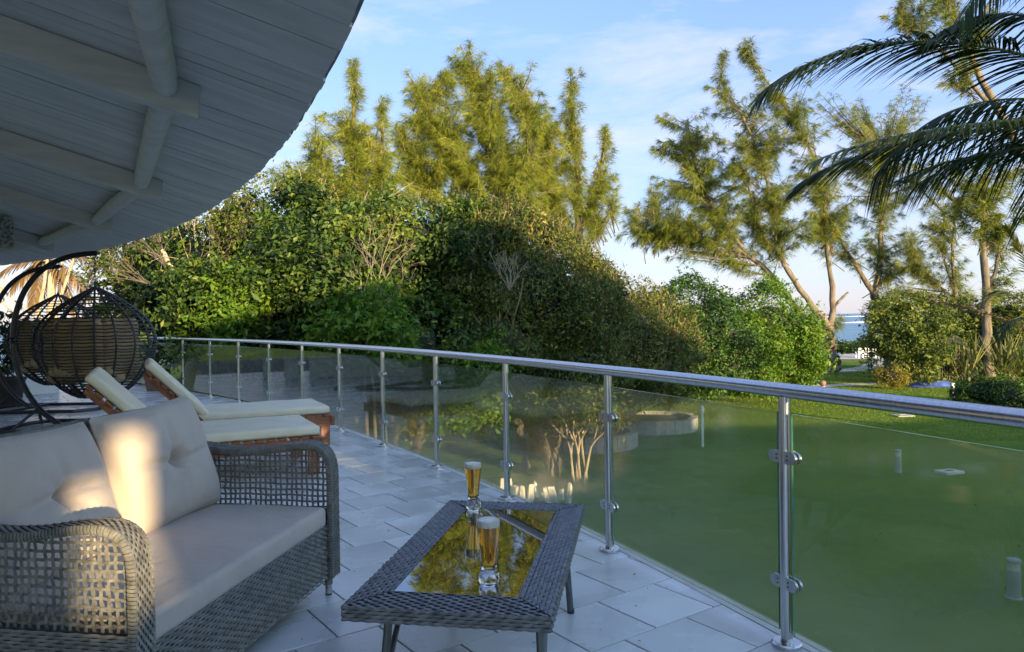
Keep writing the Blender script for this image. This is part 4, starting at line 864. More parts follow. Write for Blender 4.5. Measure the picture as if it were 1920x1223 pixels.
# shrubs on the right of the garden
bush('leafy_shrub', 'loose light green shrub with bare crooked stems in front of the dark shed', [px_blob(1700, 640, 46, 60, 62, 1.9), px_blob(1735, 660, 45, 40, 46, 1.6), px_blob(1668, 622, 47, 32, 36, 1.4), px_blob(1715, 595, 47, 44, 30, 1.6)], L_olive, G(1705, 722), 0.17, 130, lobes=34, core=0.35, hue=0.18, shoots=700, lobe_r=(0.3, 0.8), fill=0.05,
     stems=[([G(1698 + 10 * i, 722), A(1690 + 12 * i + 8 * math.sin(i * 2), 700, 45.5), A(1694 + 10 * i, 676, 45.5)], 0.06, 0.04) for i in range(5)], stem_m=m_pale)
bush('yellow_shrub', 'small round yellow-leaved shrub on the lawn edge', [px_blob(1668, 706, 43, 27, 17, 0.9)], L_yellow, G(1668, 728), 0.09, 500, lobes=24, core=0.7)
bush('clipped_hedge', 'clipped dark green hedge at the right edge beyond the handrail', [px_blob(1850, 737, 35, 52, 30, 1.5), px_blob(1915, 750, 33, 42, 32, 1.4), px_blob(1965, 750, 33, 42, 34, 1.4)], L_hedge, G(1870, 770), 0.10, 420, lobes=40)
bush('yellow_thicket', 'yellow green thicket at the right edge behind the tall trunk', [px_blob(1890, 600, 52, 46, 44, 2.4), px_blob(1810, 610, 54, 46, 40, 2.4), px_blob(1920, 660, 50, 46, 50, 2.4), px_blob(1780, 655, 53, 40, 45, 2.0), px_blob(1862, 650, 52, 36, 56, 2.0)], L_olive, G(1870, 705), 0.18, 150, lobes=44, hue=0.16, shoots=500)
bush('beach_hedge', 'low grey green hedge at the edge of the beach', [(G(1560 + 22 * i, 664) + np.array([0, 3.0, 0.55]), (1.5, 1.4, 0.85)) for i in range(8)], L_hedge, G(1620, 664), 0.2, 90, lobes=20, hue=-0.05)
bush('small_casuarina_shrub', 'soft feathery green shrub at the foot of the leaning stems', [px_blob(1652, 600, 58, 26, 30, 1.6), px_blob(1690, 578, 58, 40, 26, 1.8)], L_casd, G(1655, 690), 0.24, 130, lobes=26, core=0.5, aspect=0.16)
def strap(name, label, base, n, L, sd, m=L_strap):
    base = np.array(base, float); root = empty(name, base, 0, label, 'plant'); g = np.random.default_rng(sd); V, Fc, rr = [], [], []
    for k in range(n):
        a = g.uniform(0, 2 * math.pi); el = g.uniform(0.5, 1.35); l_ = L * g.uniform(0.6, 1.2); d_ = np.array([math.cos(a) * math.cos(el), math.sin(a) * math.cos(el), math.sin(el)])
        o = np.array([g.normal(0, 0.5), g.normal(0, 0.4), 0.2 + 0.8 * g.random()]); wv = unit(np.cross(d_, [0, 0, 1])); b = len(V)
        for u_, w_ in ((0, 0.8), (0.35, 1), (0.7, 0.7), (1, 0.05)):
            c = o + d_ * l_ * u_ - np.array([0, 0, 0.35 * l_ * u_ * u_ * math.cos(el)]); V += [c - wv * 0.05 * w_, c + wv * 0.05 * w_]
        for j in range(3): Fc.append((b + 2 * j, b + 2 * j + 1, b + 2 * j + 3, b + 2 * j + 2))
        rr += [g.random()] * 8
    MB().tube([(0, 0, 0), (0.05, 0, 0.5), (0, 0, 1.0)], (0.12, 0.1, 0.06), 8).build('stem', m_cane, root, smooth=True)
    tag(fast('strap_leaves', np.array(V), Fc, m, root, rr), kind='stuff'); return root
strap('strap_leaved_plant', 'clump of long pale strap leaves right of the tall trunk', G(1898, 715), 150, 3.0, 1)
strap('strap_leaved_plant', 'smaller clump of long strap leaves left of the tall trunk', G(1815, 715), 90, 2.6, 2)
# grass blades of the nearer lawn
n = 100000
gy = 25 + 38 * rng.random(n); gx = gy * rng.uniform(-0.15, 0.76, n)
Pg = np.stack([gx, gy, lawn_z(gx, gy)], 1)
tag(needle_mesh('grass', Pg, unit(np.array([0, 0, 1]) + 0.6 * rng.normal(size=(n, 3)) * [1, 1, 0.3]), rng.uniform(0.02, 0.05, n) * (0.6 + gy / 40), rng.uniform(0.012, 0.02, n) * (0.6 + gy / 30), L_grass, None, rng.random(n)), 'short mown grass of the lawn', 'grass', None, 'stuff')

n = 420
fy = 11 + 40 * rng.random(n); fx_ = fy * rng.uniform(-0.1, 0.74, n); Pf = np.stack([fx_, fy, lawn_z(fx_, fy) + 0.02], 1)
tag(leaf_mesh('fallen_leaves', Pf, unit(rand_unit(n) * 0.35 + [0, 0, 1]), rng.uniform(0.05, 0.12, n), rng.uniform(0.03, 0.06, n), L_dry, None, 0.0), 'dry leaves scattered over the lawn', 'leaves', None, 'stuff')
n = 46
q_ = np.array([onz(rng.uniform(560, 1300), rng.uniform(900, 1215), 0) for _ in range(n)]); q_ = q_[np.hypot(q_[:, 0] - KT[0], q_[:, 1] - KT[1]) < RT - 0.05]; n = len(q_)
tag(leaf_mesh('leaf_litter', q_ + [0, 0, 0.004], unit(rand_unit(n) * 0.25 + [0, 0, 1]), rng.uniform(0.008, 0.026, n), rng.uniform(0.004, 0.009, n), m_soil, None, 0.0), 'tiny dark bits of leaf on the floor tiles', 'litter', None, 'stuff')
# ================================================================== THE RAILING
rail = empty('balcony_railing', (KT[0], KT[1], 0), 0, 'curved steel and glass balcony railing round the terrace', 'railing')
PA = [22.62 + 2.148 * i for i in range(-4, 18)]
hr = MB().tube([(*pol((0, 0), RT, a), 1.08) for a in np.linspace(PA[0] - 0.4, PA[-1] + 0.4, 160)], 0.031, 16).build('handrail', m_steel, rail, smooth=True)
def post_proto():
    p = MB().tube([(RT, 0, 0.0), (RT, 0, 1.055)], 0.0245, 16).build('post', m_steel, rail, smooth=True)
    MB().lathe([(0.062, 0.0), (0.062, 0.014), (0.056, 0.020), (0.028, 0.020), (0.028, 0.026)], (RT, 0, 0), 24).build('flange', m_steel, p, smooth=True, angle=30)
    for z in (0.27, 0.80):
        for s in (-1, 1):
            prof = [(0.012, -0.024), (0.052, -0.024)] + [(0.052 + 0.024 * math.cos(t), 0.024 * math.sin(t)) for t in np.linspace(-math.pi / 2, math.pi / 2, 9)[1:-1]] + [(0.052, 0.024), (0.012, 0.024)]
            m_ = len(prof); mb = MB()
            for x0, x1 in ((RT - 0.019, RT - 0.0055), (RT + 0.0055, RT + 0.019)):
                vs = [(x0, s * y, z + zz) for y, zz in prof] + [(x1, s * y, z + zz) for y, zz in prof]
                mb.add(vs, [tuple(range(m_))[::s], tuple(m_ + k for k in range(m_))[::-s]] + [(k, m_ + k, m_ + (k + 1) % m_, (k + 1) % m_)[::-s] for k in range(m_)])
            c = mb.build('clamp', m_steel, p, bevel=0.002)
            b_ = MB()
            for yy, zz in ((0.030, 0.009), (0.030, -0.009)):
                b_.tube([(RT - 0.0205, s * yy, z + zz), (RT + 0.0205, s * yy, z + zz)], 0.0042, 8)
            q = b_.build('bolt', m_steeldark, p)
    return p
pp = post_proto()
for k, a in enumerate(PA):
    o = pp if k == 0 else copy_tree(pp, rail)
    o.rotation_euler = (0, 0, R(a))
half = math.sin(R(2.148 / 2)) * RT; xr = RT * math.cos(R(2.148 / 2))
def pane():
    y = half - 0.042; z0, z1, t = 0.055, 0.985, 0.005; mb = MB()
    v = [(xr + dx, dy, dz) for dx in (-t, t) for dy in (-y, y) for dz in (z0, z1)]
    mb.add(v, [(0, 1, 3, 2), (4, 6, 7, 5)], 0)
    mb.add(v, [(0, 4, 5, 1), (2, 3, 7, 6), (0, 2, 6, 4), (1, 5, 7, 3)], 1)
    return mb.build('glass_panel', [m_glass, m_glassedge], rail)
gp = pane()
for k in range(len(PA) - 1):
    o = gp if k == 0 else gp.copy()
    if k: COL.objects.link(o); o.parent = rail
    o.rotation_euler = (0, 0, R(PA[k] + 2.148 / 2 + random.gauss(0, 0.004)))

# ================================================================== WOVEN FURNITURE
def weave(mapf, Ul, Vl, sh, period, amp=0.004, gap=0.08, thick=0.35, two=1):
    """strands running along u, stacked along v, over and under at each half period; mapf(u,v)->(pos, normal)"""
    ns = max(1, int(round(Vl / sh))); sh = Vl / ns; nu = max(4, int(round(Ul / period * 6)))
    u = np.linspace(0, Ul, nu + 1); Vs, Fs = [], []; b = 0
    for j in range(ns):
        ph = math.pi * ((j // two) % 2)
        off = amp * np.cos(2 * math.pi * u / period + ph) + rng.normal(0, amp * 0.12, nu + 1)
        rows = []
        for v, bul in ((gap / 2, -thick), (0.5, 1.0), (1 - gap / 2, -thick)):
            vv = (j + v) * sh + rng.normal(0, sh * 0.03)
            P, N = mapf(u, np.full(nu + 1, vv)); rows.append(P + N * (off + amp * bul * 0.6)[:, None])
        Vs.append(np.concatenate(rows)); m_ = nu + 1
        for r_ in range(2):
            i = np.arange(nu); Fs.append(np.stack([b + r_ * m_ + i, b + r_ * m_ + i + 1, b + (r_ + 1) * m_ + i + 1, b + (r_ + 1) * m_ + i], 1))
        b += 3 * m_
    return np.concatenate(Vs), np.concatenate(Fs)
def flat(P0, U, V):
    P0, U, V = (np.array(q, float) for q in (P0, U, V)); U = U / np.linalg.norm(U); V = V / np.linalg.norm(V); N = np.cross(U, V)
    return lambda u, v: (P0 + u[:, None] * U + v[:, None] * V, np.repeat(N[None], len(u), 0))
def weave_obj(name, parts, m, parent):
    Vs, Fs, b = [], [], 0
    for V, Fc in parts: Vs.append(V); Fs.append(Fc + b); b += len(V)
    o = fast(name, np.concatenate(Vs), np.concatenate(Fs), m, parent, smooth=True); return tag(o, kind='stuff')

# ---- sofa: local x runs along the seat (far arm at 0, near arm at -1.4), local y to the back
O = np.array([-0.92, 3.72]); TH = math.atan2(0.987, 0.162)
sofa = empty('wicker_sofa', (O[0], O[1], 0), TH, 'grey woven wicker two-seat sofa with openwork arms', 'sofa')
LS, AW, DP = 1.40, 0.088, 0.86
ap = np.array([(0.0, 0.10), (0.0, 0.30), (0.0, 0.50), (0.0, 0.64), (0.008, 0.70), (0.035, 0.75), (0.085, 0.778), (0.16, 0.782), (0.26, 0.768), (0.38, 0.748), (0.50, 0.742), (0.62, 0.752), (0.74, 0.772), (0.86, 0.79)])
def arc_resample(P, n):
    d = np.r_[0, np.cumsum(np.linalg.norm(np.diff(P, axis=0), axis=1))]; t = np.linspace(0, d[-1], n)
    Q = np.stack([np.interp(t, d, P[:, k]) for k in range(2)], 1)
    for _ in range(3): Q[1:-1] = (Q[:-2] + 2 * Q[1:-1] + Q[2:]) / 4
    return Q
AP = arc_resample(ap, 60); aT = np.gradient(AP, axis=0); aT /= np.linalg.norm(aT, axis=1)[:, None]; aN = np.stack([-aT[:, 1], aT[:, 0]], 1); alen = np.linalg.norm(np.diff(AP, axis=0), axis=1).sum()
def arm(x0, label):
    """one arm: curved band, openwork, skirt"""
    def mp_(u, v, sgn=1, off=0.0):
        t = u / alen * 59; i = np.clip(t.astype(int), 0, 58); f = (t - i)[:, None]
        p = AP[i] * (1 - f) + AP[i + 1] * f; nn_ = aN[i] * (1 - f) + aN[i + 1] * f
        p = p + nn_ * off
        return np.stack([x0 + v, p[:, 0], p[:, 1]], 1), np.stack([0 * u, nn_[:, 0], nn_[:, 1]], 1)
    band = MB(); vs = []; fs = []
    for i in range(60):
        for dx, dn in ((0.003, -0.004), (AW - 0.003, -0.004), (AW - 0.003, -0.03), (0.003, -0.03)):
            q = AP[i] + aN[i] * dn; vs.append((x0 + dx, q[0], q[1]))
    for i in range(59):
        for k in range(4): fs.append((4 * i + k, 4 * i + (k + 1) % 4, 4 * i + 4 + (k + 1) % 4, 4 * i + 4 + k))
    fs += [(0, 1, 2, 3), tuple(236 + k for k in range(4))[::-1]]
    a = band.add(vs, fs).build('arm', m_rattan_back, sofa); 
    parts = [weave(mp_, alen, AW, 0.0110, 0.030, 0.0032)]
    # wrapped rims along both edges
    rim = MB()
    for xx in (x0 + 0.003, x0 + AW - 0.003):
        for i in np.linspace(0, 59, 120):
            k = min(58, int(i)); f = i - k; c = AP[k] * (1 - f) + AP[k + 1] * f; nn_ = aN[k]; tt = aT[k]
            ring = [(xx + 0.009 * math.cos(t), *(c + nn_ * (-0.014 + 0.017 * math.sin(t)))) for t in np.linspace(0, 2 * math.pi, 6, endpoint=False)]
            r2 = [(q[0], q[1] + tt[0] * 0.0105, q[2] + tt[1] * 0.0105) for q in ring]
            mid = [((q[0] - xx) * 1.22 + xx, c[0] + (q[1] - c[0]) * 1.0 + tt[0] * 0.005 + nn_[0] * 0.0, q[2] + tt[1] * 0.005) for q in ring]
            rim.add(ring + mid + r2, [(j + 6 * q, (j + 1) % 6 + 6 * q, (j + 1) % 6 + 6 * q + 6, j + 6 * q + 6) for q in range(2) for j in range(6)])
    o = rim.build('arm_rim', m_rattan, a, smooth=True); tag(o, kind='stuff')
    # skirt of the arm (dense weave), both faces
    xo = x0 if x0 < -1 else x0 + AW
    for xf, U in ((x0 + 0.014, (0, -1, 0)), (x0 + AW - 0.014, (0, 1, 0))):
        y0 = DP - 0.02 if U[1] < 0 else 0.02
        parts.append(weave(flat((xf, y0, 0.09), U, (0, 0, 1)), DP - 0.04, 0.345, 0.0125, 0.062, 0.0030))
    MB().box((x0 + AW / 2, DP / 2, 0.262), (AW - 0.04, DP - 0.06, 0.33)).build('arm_panel', m_rattan_back, a)
    weave_obj('arm_weave', parts, m_rattan, a)
    # openwork
    lat = MB(); xm = x0 + AW / 2
    ztop = lambda y: np.interp(y, AP[18:, 0], AP[18:, 1]) - 0.028
    def strip(P, N, w, wdir):
        P = np.array(P); n_ = len(P); vs = []; fs = []; wd = np.array(wdir)
        for k in range(n_):
            for s, t in ((-1, -1), (1, -1), (1, 1), (-1, 1)): vs.append(P[k] + wd * s * w / 2 + np.array([t * 0.0016, 0, 0]))
        for k in range(n_ - 1):
            for q in range(4): fs.append((4 * k + q, 4 * k + (q + 1) % 4, 4 * k + 4 + (q + 1) % 4, 4 * k + 4 + q))
        lat.add(vs, fs)
    ylist = np.arange(0.038, DP - 0.02, 0.0285); zlist = np.arange(0.448, 0.775, 0.029)
    for i, y in enumerate(ylist):
        zt = float(ztop(y)) if y > 0.03 else 0.7; zs = np.arange(0.42, zt, 0.0145)
        if len(zs) < 3: continue
        lean = random.gauss(0, 0.004); strip([(xm + 0.0032 * math.cos(math.pi * (z - 0.448) / 0.029 + i * math.pi), y + lean * (z - 0.42) / 0.3 + 0.0015 * math.sin(z * 60 + i), z) for z in zs], None, 0.0105, (0, 1, 0))
    for j, z in enumerate(zlist):
        ys = [y for y in np.arange(0.022, DP - 0.02, 0.01425) if y < 0.05 or float(ztop(y)) > z]
        runs = [[]]
        for y in ys:
            if runs[-1] and y - runs[-1][-1] > 0.02: runs.append([])
            if (y >= 0.05 or z < 0.70): runs[-1].append(y)
        for rn in runs:
            if len(rn) > 2: strip([(xm - 0.0032 * math.cos(math.pi * (y - 0.038) / 0.0285 + j * math.pi), y, z + 0.002 * math.sin(y * 25 + j)) for y in rn], None, 0.0095, (0, 0, 1))
    tag(lat.build('openwork', m_rattan, a), kind='stuff')
    return a
arm(0.0, 'far'); arm(-LS - AW, 'near')
# seat base with woven front, back panel and top rail
sb = MB().box((-LS / 2, DP / 2 + 0.02, 0.225), (LS, DP - 0.07, 0.27)).build('seat_base', m_rattan_back, sofa)
weave_obj('front_weave', [weave(flat((-LS, 0.030, 0.095), (1, 0, 0), (0, 0, 1)), LS, 0.275, 0.0125, 0.052, 0.0032)], m_rattan, sb)
bk = MB().box((-LS / 2, DP + 0.005, 0.53), (LS + 2 * AW, 0.03, 0.86)).build('backrest', m_rattan_back, sofa)
weave_obj('back_weave', [weave(flat((AW, DP + 0.026, 0.10), (-1, 0, 0), (0, 0, 1)), LS + 2 * AW, 0.85, 0.0125, 0.062, 0.0032), weave(flat((-LS - AW, DP - 0.016, 0.40), (1, 0, 0), (0, 0, 1)), LS + 2 * AW, 0.55, 0.0125, 0.062, 0.0032)], m_rattan, bk)
x = np.linspace(AW, -LS - AW, 150); tr_ = MB()
for k in range(149):
    tr_.tube([(x[k], DP + 0.004, 0.962), ((x[k] + x[k + 1]) / 2, DP + 0.004, 0.963), (x[k + 1], DP + 0.004, 0.962)], (0.021, 0.0245, 0.021), 8, False)
tag(tr_.build('top_rail', m_rattan, bk, smooth=True), kind='stuff')
for lx in (0.045, -LS - 0.045):
    for ly in (0.045, DP - 0.03):
        l_ = MB().tube([(lx, ly, 0.055), (lx, ly, 0.10)], 0.021, 12).build('leg', m_rattan, sofa, smooth=True)
        MB().lathe([(0.014, 0.006), (0.0175, 0.008), (0.0175, 0.058)], (lx, ly, 0), 14).build('leg_sleeve', m_steel, l_, smooth=True)
        MB().lathe([(0.0165, 0.0), (0.0165, 0.008)], (lx, ly, 0), 14).build('foot', m_black, l_, smooth=True)

def rounded_box(name, size, r_, m, parent, loc=(0, 0, 0), rot=None, puff=0.0, seed=0, label=None, cut=(14, 10, 3)):
    """box cushion with rounded edges and a soft, slightly uneven top"""
    bm = bmesh.new(); bmesh.ops.create_cube(bm, size=1)
    for v in bm.verts: v.co = Vector([v.co[k] * size[k] for k in range(3)])
    bmesh.ops.bevel(bm, geom=list(bm.edges), offset=r_, segments=5, profile=0.5, affect='EDGES')
    bmesh.ops.subdivide_edges(bm, edges=[e for e in bm.edges if e.calc_length() > max(size) / 5], cuts=9, use_grid_fill=True)
    for v in bm.verts:
        x, y, z = (v.co[k] / (size[k] / 2) for k in range(3))
        h = max(0, 1 - x * x) * max(0, 1 - y * y)
        v.co.z += puff * h * (1 if z > 0 else 0.0) * (1 + 0.3 * math.sin(x * 5 + seed)) + 0.0022 * math.sin(x * 9 + y * 4 + seed) * (1 if z > 0 else 0)
    me = bpy.data.meshes.new(name); bm.to_mesh(me); bm.free(); me.materials.append(m)
    me.polygons.foreach_set('use_smooth', [True] * len(me.polygons))
    o = link(name, me, None, parent); o.location = loc
    if rot: o.rotation_euler = rot
    return o
def toworld(x, y, z=0.0): return (O[0] + x * math.cos(TH) - y * math.sin(TH), O[1] + x * math.sin(TH) + y * math.cos(TH), z)
o = rounded_box('seat_cushion', (LS - 0.01, 0.80, 0.105), 0.026, m_cush, None, toworld(-LS / 2, 0.425, 0.415), (0, 0, TH), 0.012)
tag(o, 'long beige seat cushion of the wicker sofa', 'cushion')
def pillow(name, w, h, t, m, seed=0, tuft=True, n=44):
    g = np.random.default_rng(seed); u = np.linspace(-1, 1, n); U, V_ = np.meshgrid(u, u, indexing='ij')
    e = lambda q: np.maximum(0, 1 - np.abs(q) ** 3.0) ** 0.5
    pin = 1 - 0.05 * (1 - np.abs(U) ** 2) * np.abs(V_) ** 3
    pin2 = 1 - 0.05 * (1 - np.abs(V_) ** 2) * np.abs(U) ** 3
    X = U * w / 2 * pin2; Y = V_ * h / 2 * pin
    T = t / 2 * e(U) * e(V_)
    if tuft:
        r_ = np.hypot(U, V_)
        cr_ = 0.22 * np.exp(-((V_ + 0.05 * np.sin(3 * U + seed)) / 0.06) ** 2) * np.exp(-(U / 0.75) ** 4) + 0.16 * np.exp(-((U + 0.05 * np.sin(3 * V_ + seed)) / 0.06) ** 2) * np.exp(-(V_ / 0.7) ** 4)
        di = 0.10 * np.exp(-((U - V_) / 0.10) ** 2) * np.exp(-(r_ / 0.45) ** 2) + 0.10 * np.exp(-((U + V_) / 0.10) ** 2) * np.exp(-(r_ / 0.45) ** 2)
        T = T * (1 - 0.50 * np.exp(-(r_ / 0.13) ** 2) - cr_ - di)
    T = T + 0.004 * np.sin(4 * U + 3 * V_ + seed) * e(U) * e(V_) + 0.003 * np.sin(9 * U - 7 * V_ + 2 * seed) * e(U) * e(V_)
    sag = -0.015 * (V_ < 0) * V_ ** 2
    Vs = np.concatenate([np.stack([X, Y, T], -1).reshape(-1, 3), np.stack([X, Y, -T], -1).reshape(-1, 3)])
    i, j = np.meshgrid(np.arange(n - 1), np.arange(n - 1), indexing='ij'); a = (i * n + j).ravel()
    f1 = np.stack([a, a + n, a + n + 1, a + 1], 1); f2 = np.stack([a, a + 1, a + n + 1, a + n], 1) + n * n
    ed = list(range(0, n)); Fe = []
    loop = [(0 * n + k) for k in range(n)] + [(k * n + n - 1) for k in range(1, n)] + [((n - 1) * n + k) for k in range(n - 2, -1, -1)] + [(k * n) for k in range(n - 2, 0, -1)]
    for k in range(len(loop)): p, q = loop[k], loop[(k + 1) % len(loop)]; Fe.append((p, q, q + n * n, p + n * n))
    me = fast(name, Vs, np.concatenate([f1, f2, np.array(Fe)]), m, None, smooth=True)
    return me
def place_pillow(o, x, y, z, lean, yaw=0.0, roll=0.0):
    # pillow plane XY -> stands upright facing the sofa front (-y local), leaning back
    M = Matrix.Rotation(TH + yaw, 4, 'Z') @ Matrix.Rotation(math.pi / 2 - lean, 4, 'X') @ Matrix.Rotation(roll, 4, 'Z')
    o.matrix_world = Matrix.Translation(Vector(toworld(x, y, z))) @ M
p1 = pillow('back_cushion', 0.66, 0.58, 0.25, m_cush, 1); place_pillow(p1, -0.335, 0.715, 0.735, R(17), R(-4), R(3))
tag(p1, 'tufted beige back cushion on the far side of the sofa, with a patch of sun', 'cushion', 'back cushions of the sofa')
p2_ = pillow('back_cushion', 0.68, 0.58, 0.25, m_cush, 4); place_pillow(p2_, -1.04, 0.715, 0.72, R(19), R(3), R(-2))
tag(p2_, 'tufted beige back cushion nearest the camera, cut by the left edge', 'cushion', 'back cushions of the sofa')

# ---- coffee table
TC = np.array([-0.112, 3.044]); TT = math.atan2(1.39, 0.238); TL, TW, TZ = 1.41, 0.69, 0.47
table = empty('coffee_table', (TC[0], TC[1], 0), TT, 'low wicker coffee table with a dark mirror-like glass top', 'table')
b1, b2 = 0.145, 0.125; hl, hw = TL / 2, TW / 2
# core of the border (a mitred ring) under the weave
ring = []
for (x_, y_, z_) in [(hl, hw, 0)]: pass
mb = MB(); out = [(-hl, -hw), (hl, -hw), (hl, hw), (-hl, hw)]; inn = [(-hl + b1, -hw + b2), (hl - b1, -hw + b2), (hl - b1, hw - b2), (-hl + b1, hw - b2)]
k_ = 0.006
vs = [(x * (1 - k_), y * (1 - k_), TZ - 0.006) for x, y in out] + [(x, y, TZ - 0.006) for x, y in inn] + [(x * (1 - k_), y * (1 - k_), TZ - 0.05) for x, y in out] + [(x, y, TZ - 0.05) for x, y in inn]
fs = []
for k in range(4):
    l_ = (k + 1) % 4; fs += [(k, l_, 4 + l_, 4 + k), (8 + k, 12 + k, 12 + l_, 8 + l_), (k, 8 + k, 8 + l_, l_), (4 + k, 4 + l_, 12 + l_, 12 + k)]
fr_ = mb.add(vs, fs).build('tabletop_frame', m_rattan_back, table)
def trapez(p_out0, p_out1, p_in0, p_in1):
    p0, p1, q0, q1 = (np.array([*p, TZ - 0.003]) for p in (p_out0, p_out1, p_in0, p_in1))
    def f(u, v):
        ln_ = np.linalg.norm(p1 - p0); e_ = (p1 - p0) / ln_; i0 = (q0 - p0) @ e_; i1 = (q1 - p0) @ e_; across = (q0 - p0) - e_ * i0
        uc = np.clip(u, i0 * v, ln_ + (i1 - ln_) * v)
        return p0 + e_ * uc[:, None] + across * v[:, None], np.repeat(np.array([[0, 0, 1.0]]), len(u), 0)
    return f
parts = []
for k in range(4):
    l_ = (k + 1) % 4; ln = np.linalg.norm(np.array(out[l_]) - np.array(out[k])); wd = b2 if k % 2 == 0 else b1
    f = trapez(out[k], out[l_], inn[k], inn[l_])
    parts.append(weave(lambda u, v, f=f, wd=wd: f(u, v / wd), ln, wd, 0.0150, 0.048, 0.0036))
    p0, p1 = np.array([*out[k], TZ - 0.052]), np.array([*out[l_], TZ - 0.052])
    parts.append(weave(flat(p0, p1 - p0, (0, 0, 1)), ln, 0.050, 0.0125, 0.045, 0.0026))
weave_obj('tabletop_weave', parts, m_rattan2, fr_)
MB().box((0, 0, TZ - 0.0055), (TL - 2 * b1 - 0.006, TW - 2 * b2 - 0.006, 0.008)).build('glass_top', m_tglass, table, bevel=0.0015)
def tleg(name, p0, p1, r_=0.0155, cap=False):
    l_ = MB().tube([p0, p1], r_, 12).build(name, m_tableleg, table, smooth=True)
    if cap: MB().lathe([(r_ + 0.001, 0), (r_ + 0.002, 0.004), (r_ + 0.002, 0.02), (r_, 0.022)], p1, 12).build('foot_cap', m_black, l_, smooth=True)
    return l_
for sx in (-1, 1):
    for sy in (-1, 1):
        tleg('leg', (sx * (hl - 0.27), sy * (hw - 0.075), TZ - 0.052), (sx * (hl - 0.20), sy * (hw - 0.055), 0.0), cap=True)
        tleg('brace', (sx * (hl - 0.50), sy * (hw - 0.075), TZ - 0.052), (sx * (hl - 0.215), sy * (hw - 0.062), 0.10), 0.011)
    tleg('crossbar', (sx * (hl - 0.27), -(hw - 0.075), TZ - 0.07), (sx * (hl - 0.27), hw - 0.075, TZ - 0.07), 0.010)

# ---- beer glasses
def beer(loc, label):
    b = empty('beer_glass', (*loc[:2], TZ - 0.0012), 0, label, 'glass', 'beer glasses on the coffee table')
    outp = [(0.030, 0.0), (0.0335, 0.004), (0.0365, 0.018), (0.0350, 0.034), (0.0280, 0.047), (0.0265, 0.056), (0.0275, 0.080), (0.0320, 0.125), (0.0385, 0.170), (0.0425, 0.205), (0.0430, 0.225), (0.0420, 0.242)]
    inp = [(r_ - 0.0018, z) for r_, z in outp[::-1] if z > 0.08] + [(0.0255, 0.080), (0.0240, 0.060), (0.0200, 0.054), (0.004, 0.052)]
    MB().lathe(outp + inp, sides=40).build('glass', m_clear, b, smooth=True, angle=60)
    ip = np.array([(r_, z) for r_, z in inp[::-1]]); zz = np.array([0.0535, 0.058, 0.066, 0.080, 0.105, 0.125, 0.150, 0.170, 0.188, 0.204])
    rr = np.interp(zz, ip[:, 1], ip[:, 0]) - 0.0006; rr[0] = 0.018
    MB().lathe(list(zip(rr, zz)), sides=40).build('beer', m_beer, b, smooth=True, angle=60)
    zf = np.array([0.2045, 0.212, 0.224, 0.228]); rf_ = np.interp(zf, ip[:, 1], ip[:, 0]) - 0.0006; rf_[-1] -= 0.006
    MB().lathe(list(zip(rf_, zf)), sides=40).build('foam', m_foam, b, smooth=True, angle=60)
beer(onz(888, 955, TZ), 'beer glass on the far end of the coffee table')
beer(onz(917, 1094, TZ), 'beer glass on the near part of the coffee table')

# ---- sun loungers: local x from foot end to head, local y across
def lounger(corner, ax, label, back):
    # corner: near corner of the foot end; ax: direction to the head
    rz = math.atan2(ax[1], ax[0]); LW, LL, HZ = 1.02, 2.08, 0.345
    t = empty('sun_lounger', (*corner, 0), rz, label, 'sun lounger', 'sun loungers on the terrace')
    s = -1                                           # across, away from the viewer, is local -y
    for y in (0.02, LW - 0.02): MB().box((LL / 2, s * y, HZ - 0.065), (LL - 0.02, 0.038, 0.10)).build('side_rail', m_teak, t, bevel=0.004)
    MB().box((0.0, s * LW / 2, HZ - 0.062), (0.036, LW + 0.03, 0.112)).build('end_rail', m_teak, t, bevel=0.004)
    MB().box((LL - 0.02, s * LW / 2, HZ - 0.065), (0.036, LW - 0.05, 0.10)).build('end_rail', m_teak, t, bevel=0.004)
    for x in (0.075, LL - 0.10):
        for y in (0.055, LW - 0.055): MB().box((x, s * y, (HZ - 0.016) / 2), (0.10, 0.05, HZ - 0.016)).build('leg', m_teak, t, bevel=0.005)
    hinge = LL - 0.72; k = 0
    sm = None
    for x in np.arange(0.055, hinge - 0.02, 0.098):
        if sm is None: sm = MB().box((0, 0, 0), (0.066, LW - 0.004, 0.022)).build('slat', m_teak, t, bevel=0.003); o = sm
        else: o = sm.copy(); COL.objects.link(o); o.parent = t
        o.location = (x, s * LW / 2, HZ - 0.002); o.rotation_euler = (0, 0, random.gauss(0, 0.003))
    c = rounded_box('mattress', (hinge + 0.02, LW - 0.06, 0.088), 0.03, m_lcush, t, ((hinge) / 2 + 0.03, s * LW / 2, HZ + 0.055), None, 0.006, 2)
    # raised back: frame, slats and mattress turn together about the hinge
    Mx = Matrix.Translation((hinge, 0, HZ - 0.01)) @ Matrix.Rotation(-back, 4, 'Y')
    bf = empty('back_section', (0, 0, 0)); bf.parent = t; bf.matrix_local = Mx
    for y in (0.05, LW - 0.05): MB().box((0.37, s * y, 0.0), (0.74, 0.034, 0.055)).build('back_rail', m_teak, bf, bevel=0.004)
    for x in np.arange(0.05, 0.74, 0.098):
        o = sm.copy(); COL.objects.link(o); o.parent = bf; o.location = (x, s * LW / 2, 0.036); o.rotation_euler = (0, 0, 0)
    rounded_box('back_mattress', (0.80, LW - 0.06, 0.095), 0.036, m_lcush, bf, (0.42, s * LW / 2, 0.096), None, 0.008, 5)
    return t
ax = np.array([-0.895, -0.446]); ay = np.array([-0.446, 0.895])
lounger((-1.74, 6.74), ax, 'nearer cream-cushioned wooden sun lounger, right behind the sofa', R(46))
lounger((-2.03, 8.30), ax, 'farther cream-cushioned wooden sun lounger, next to the railing', R(46))

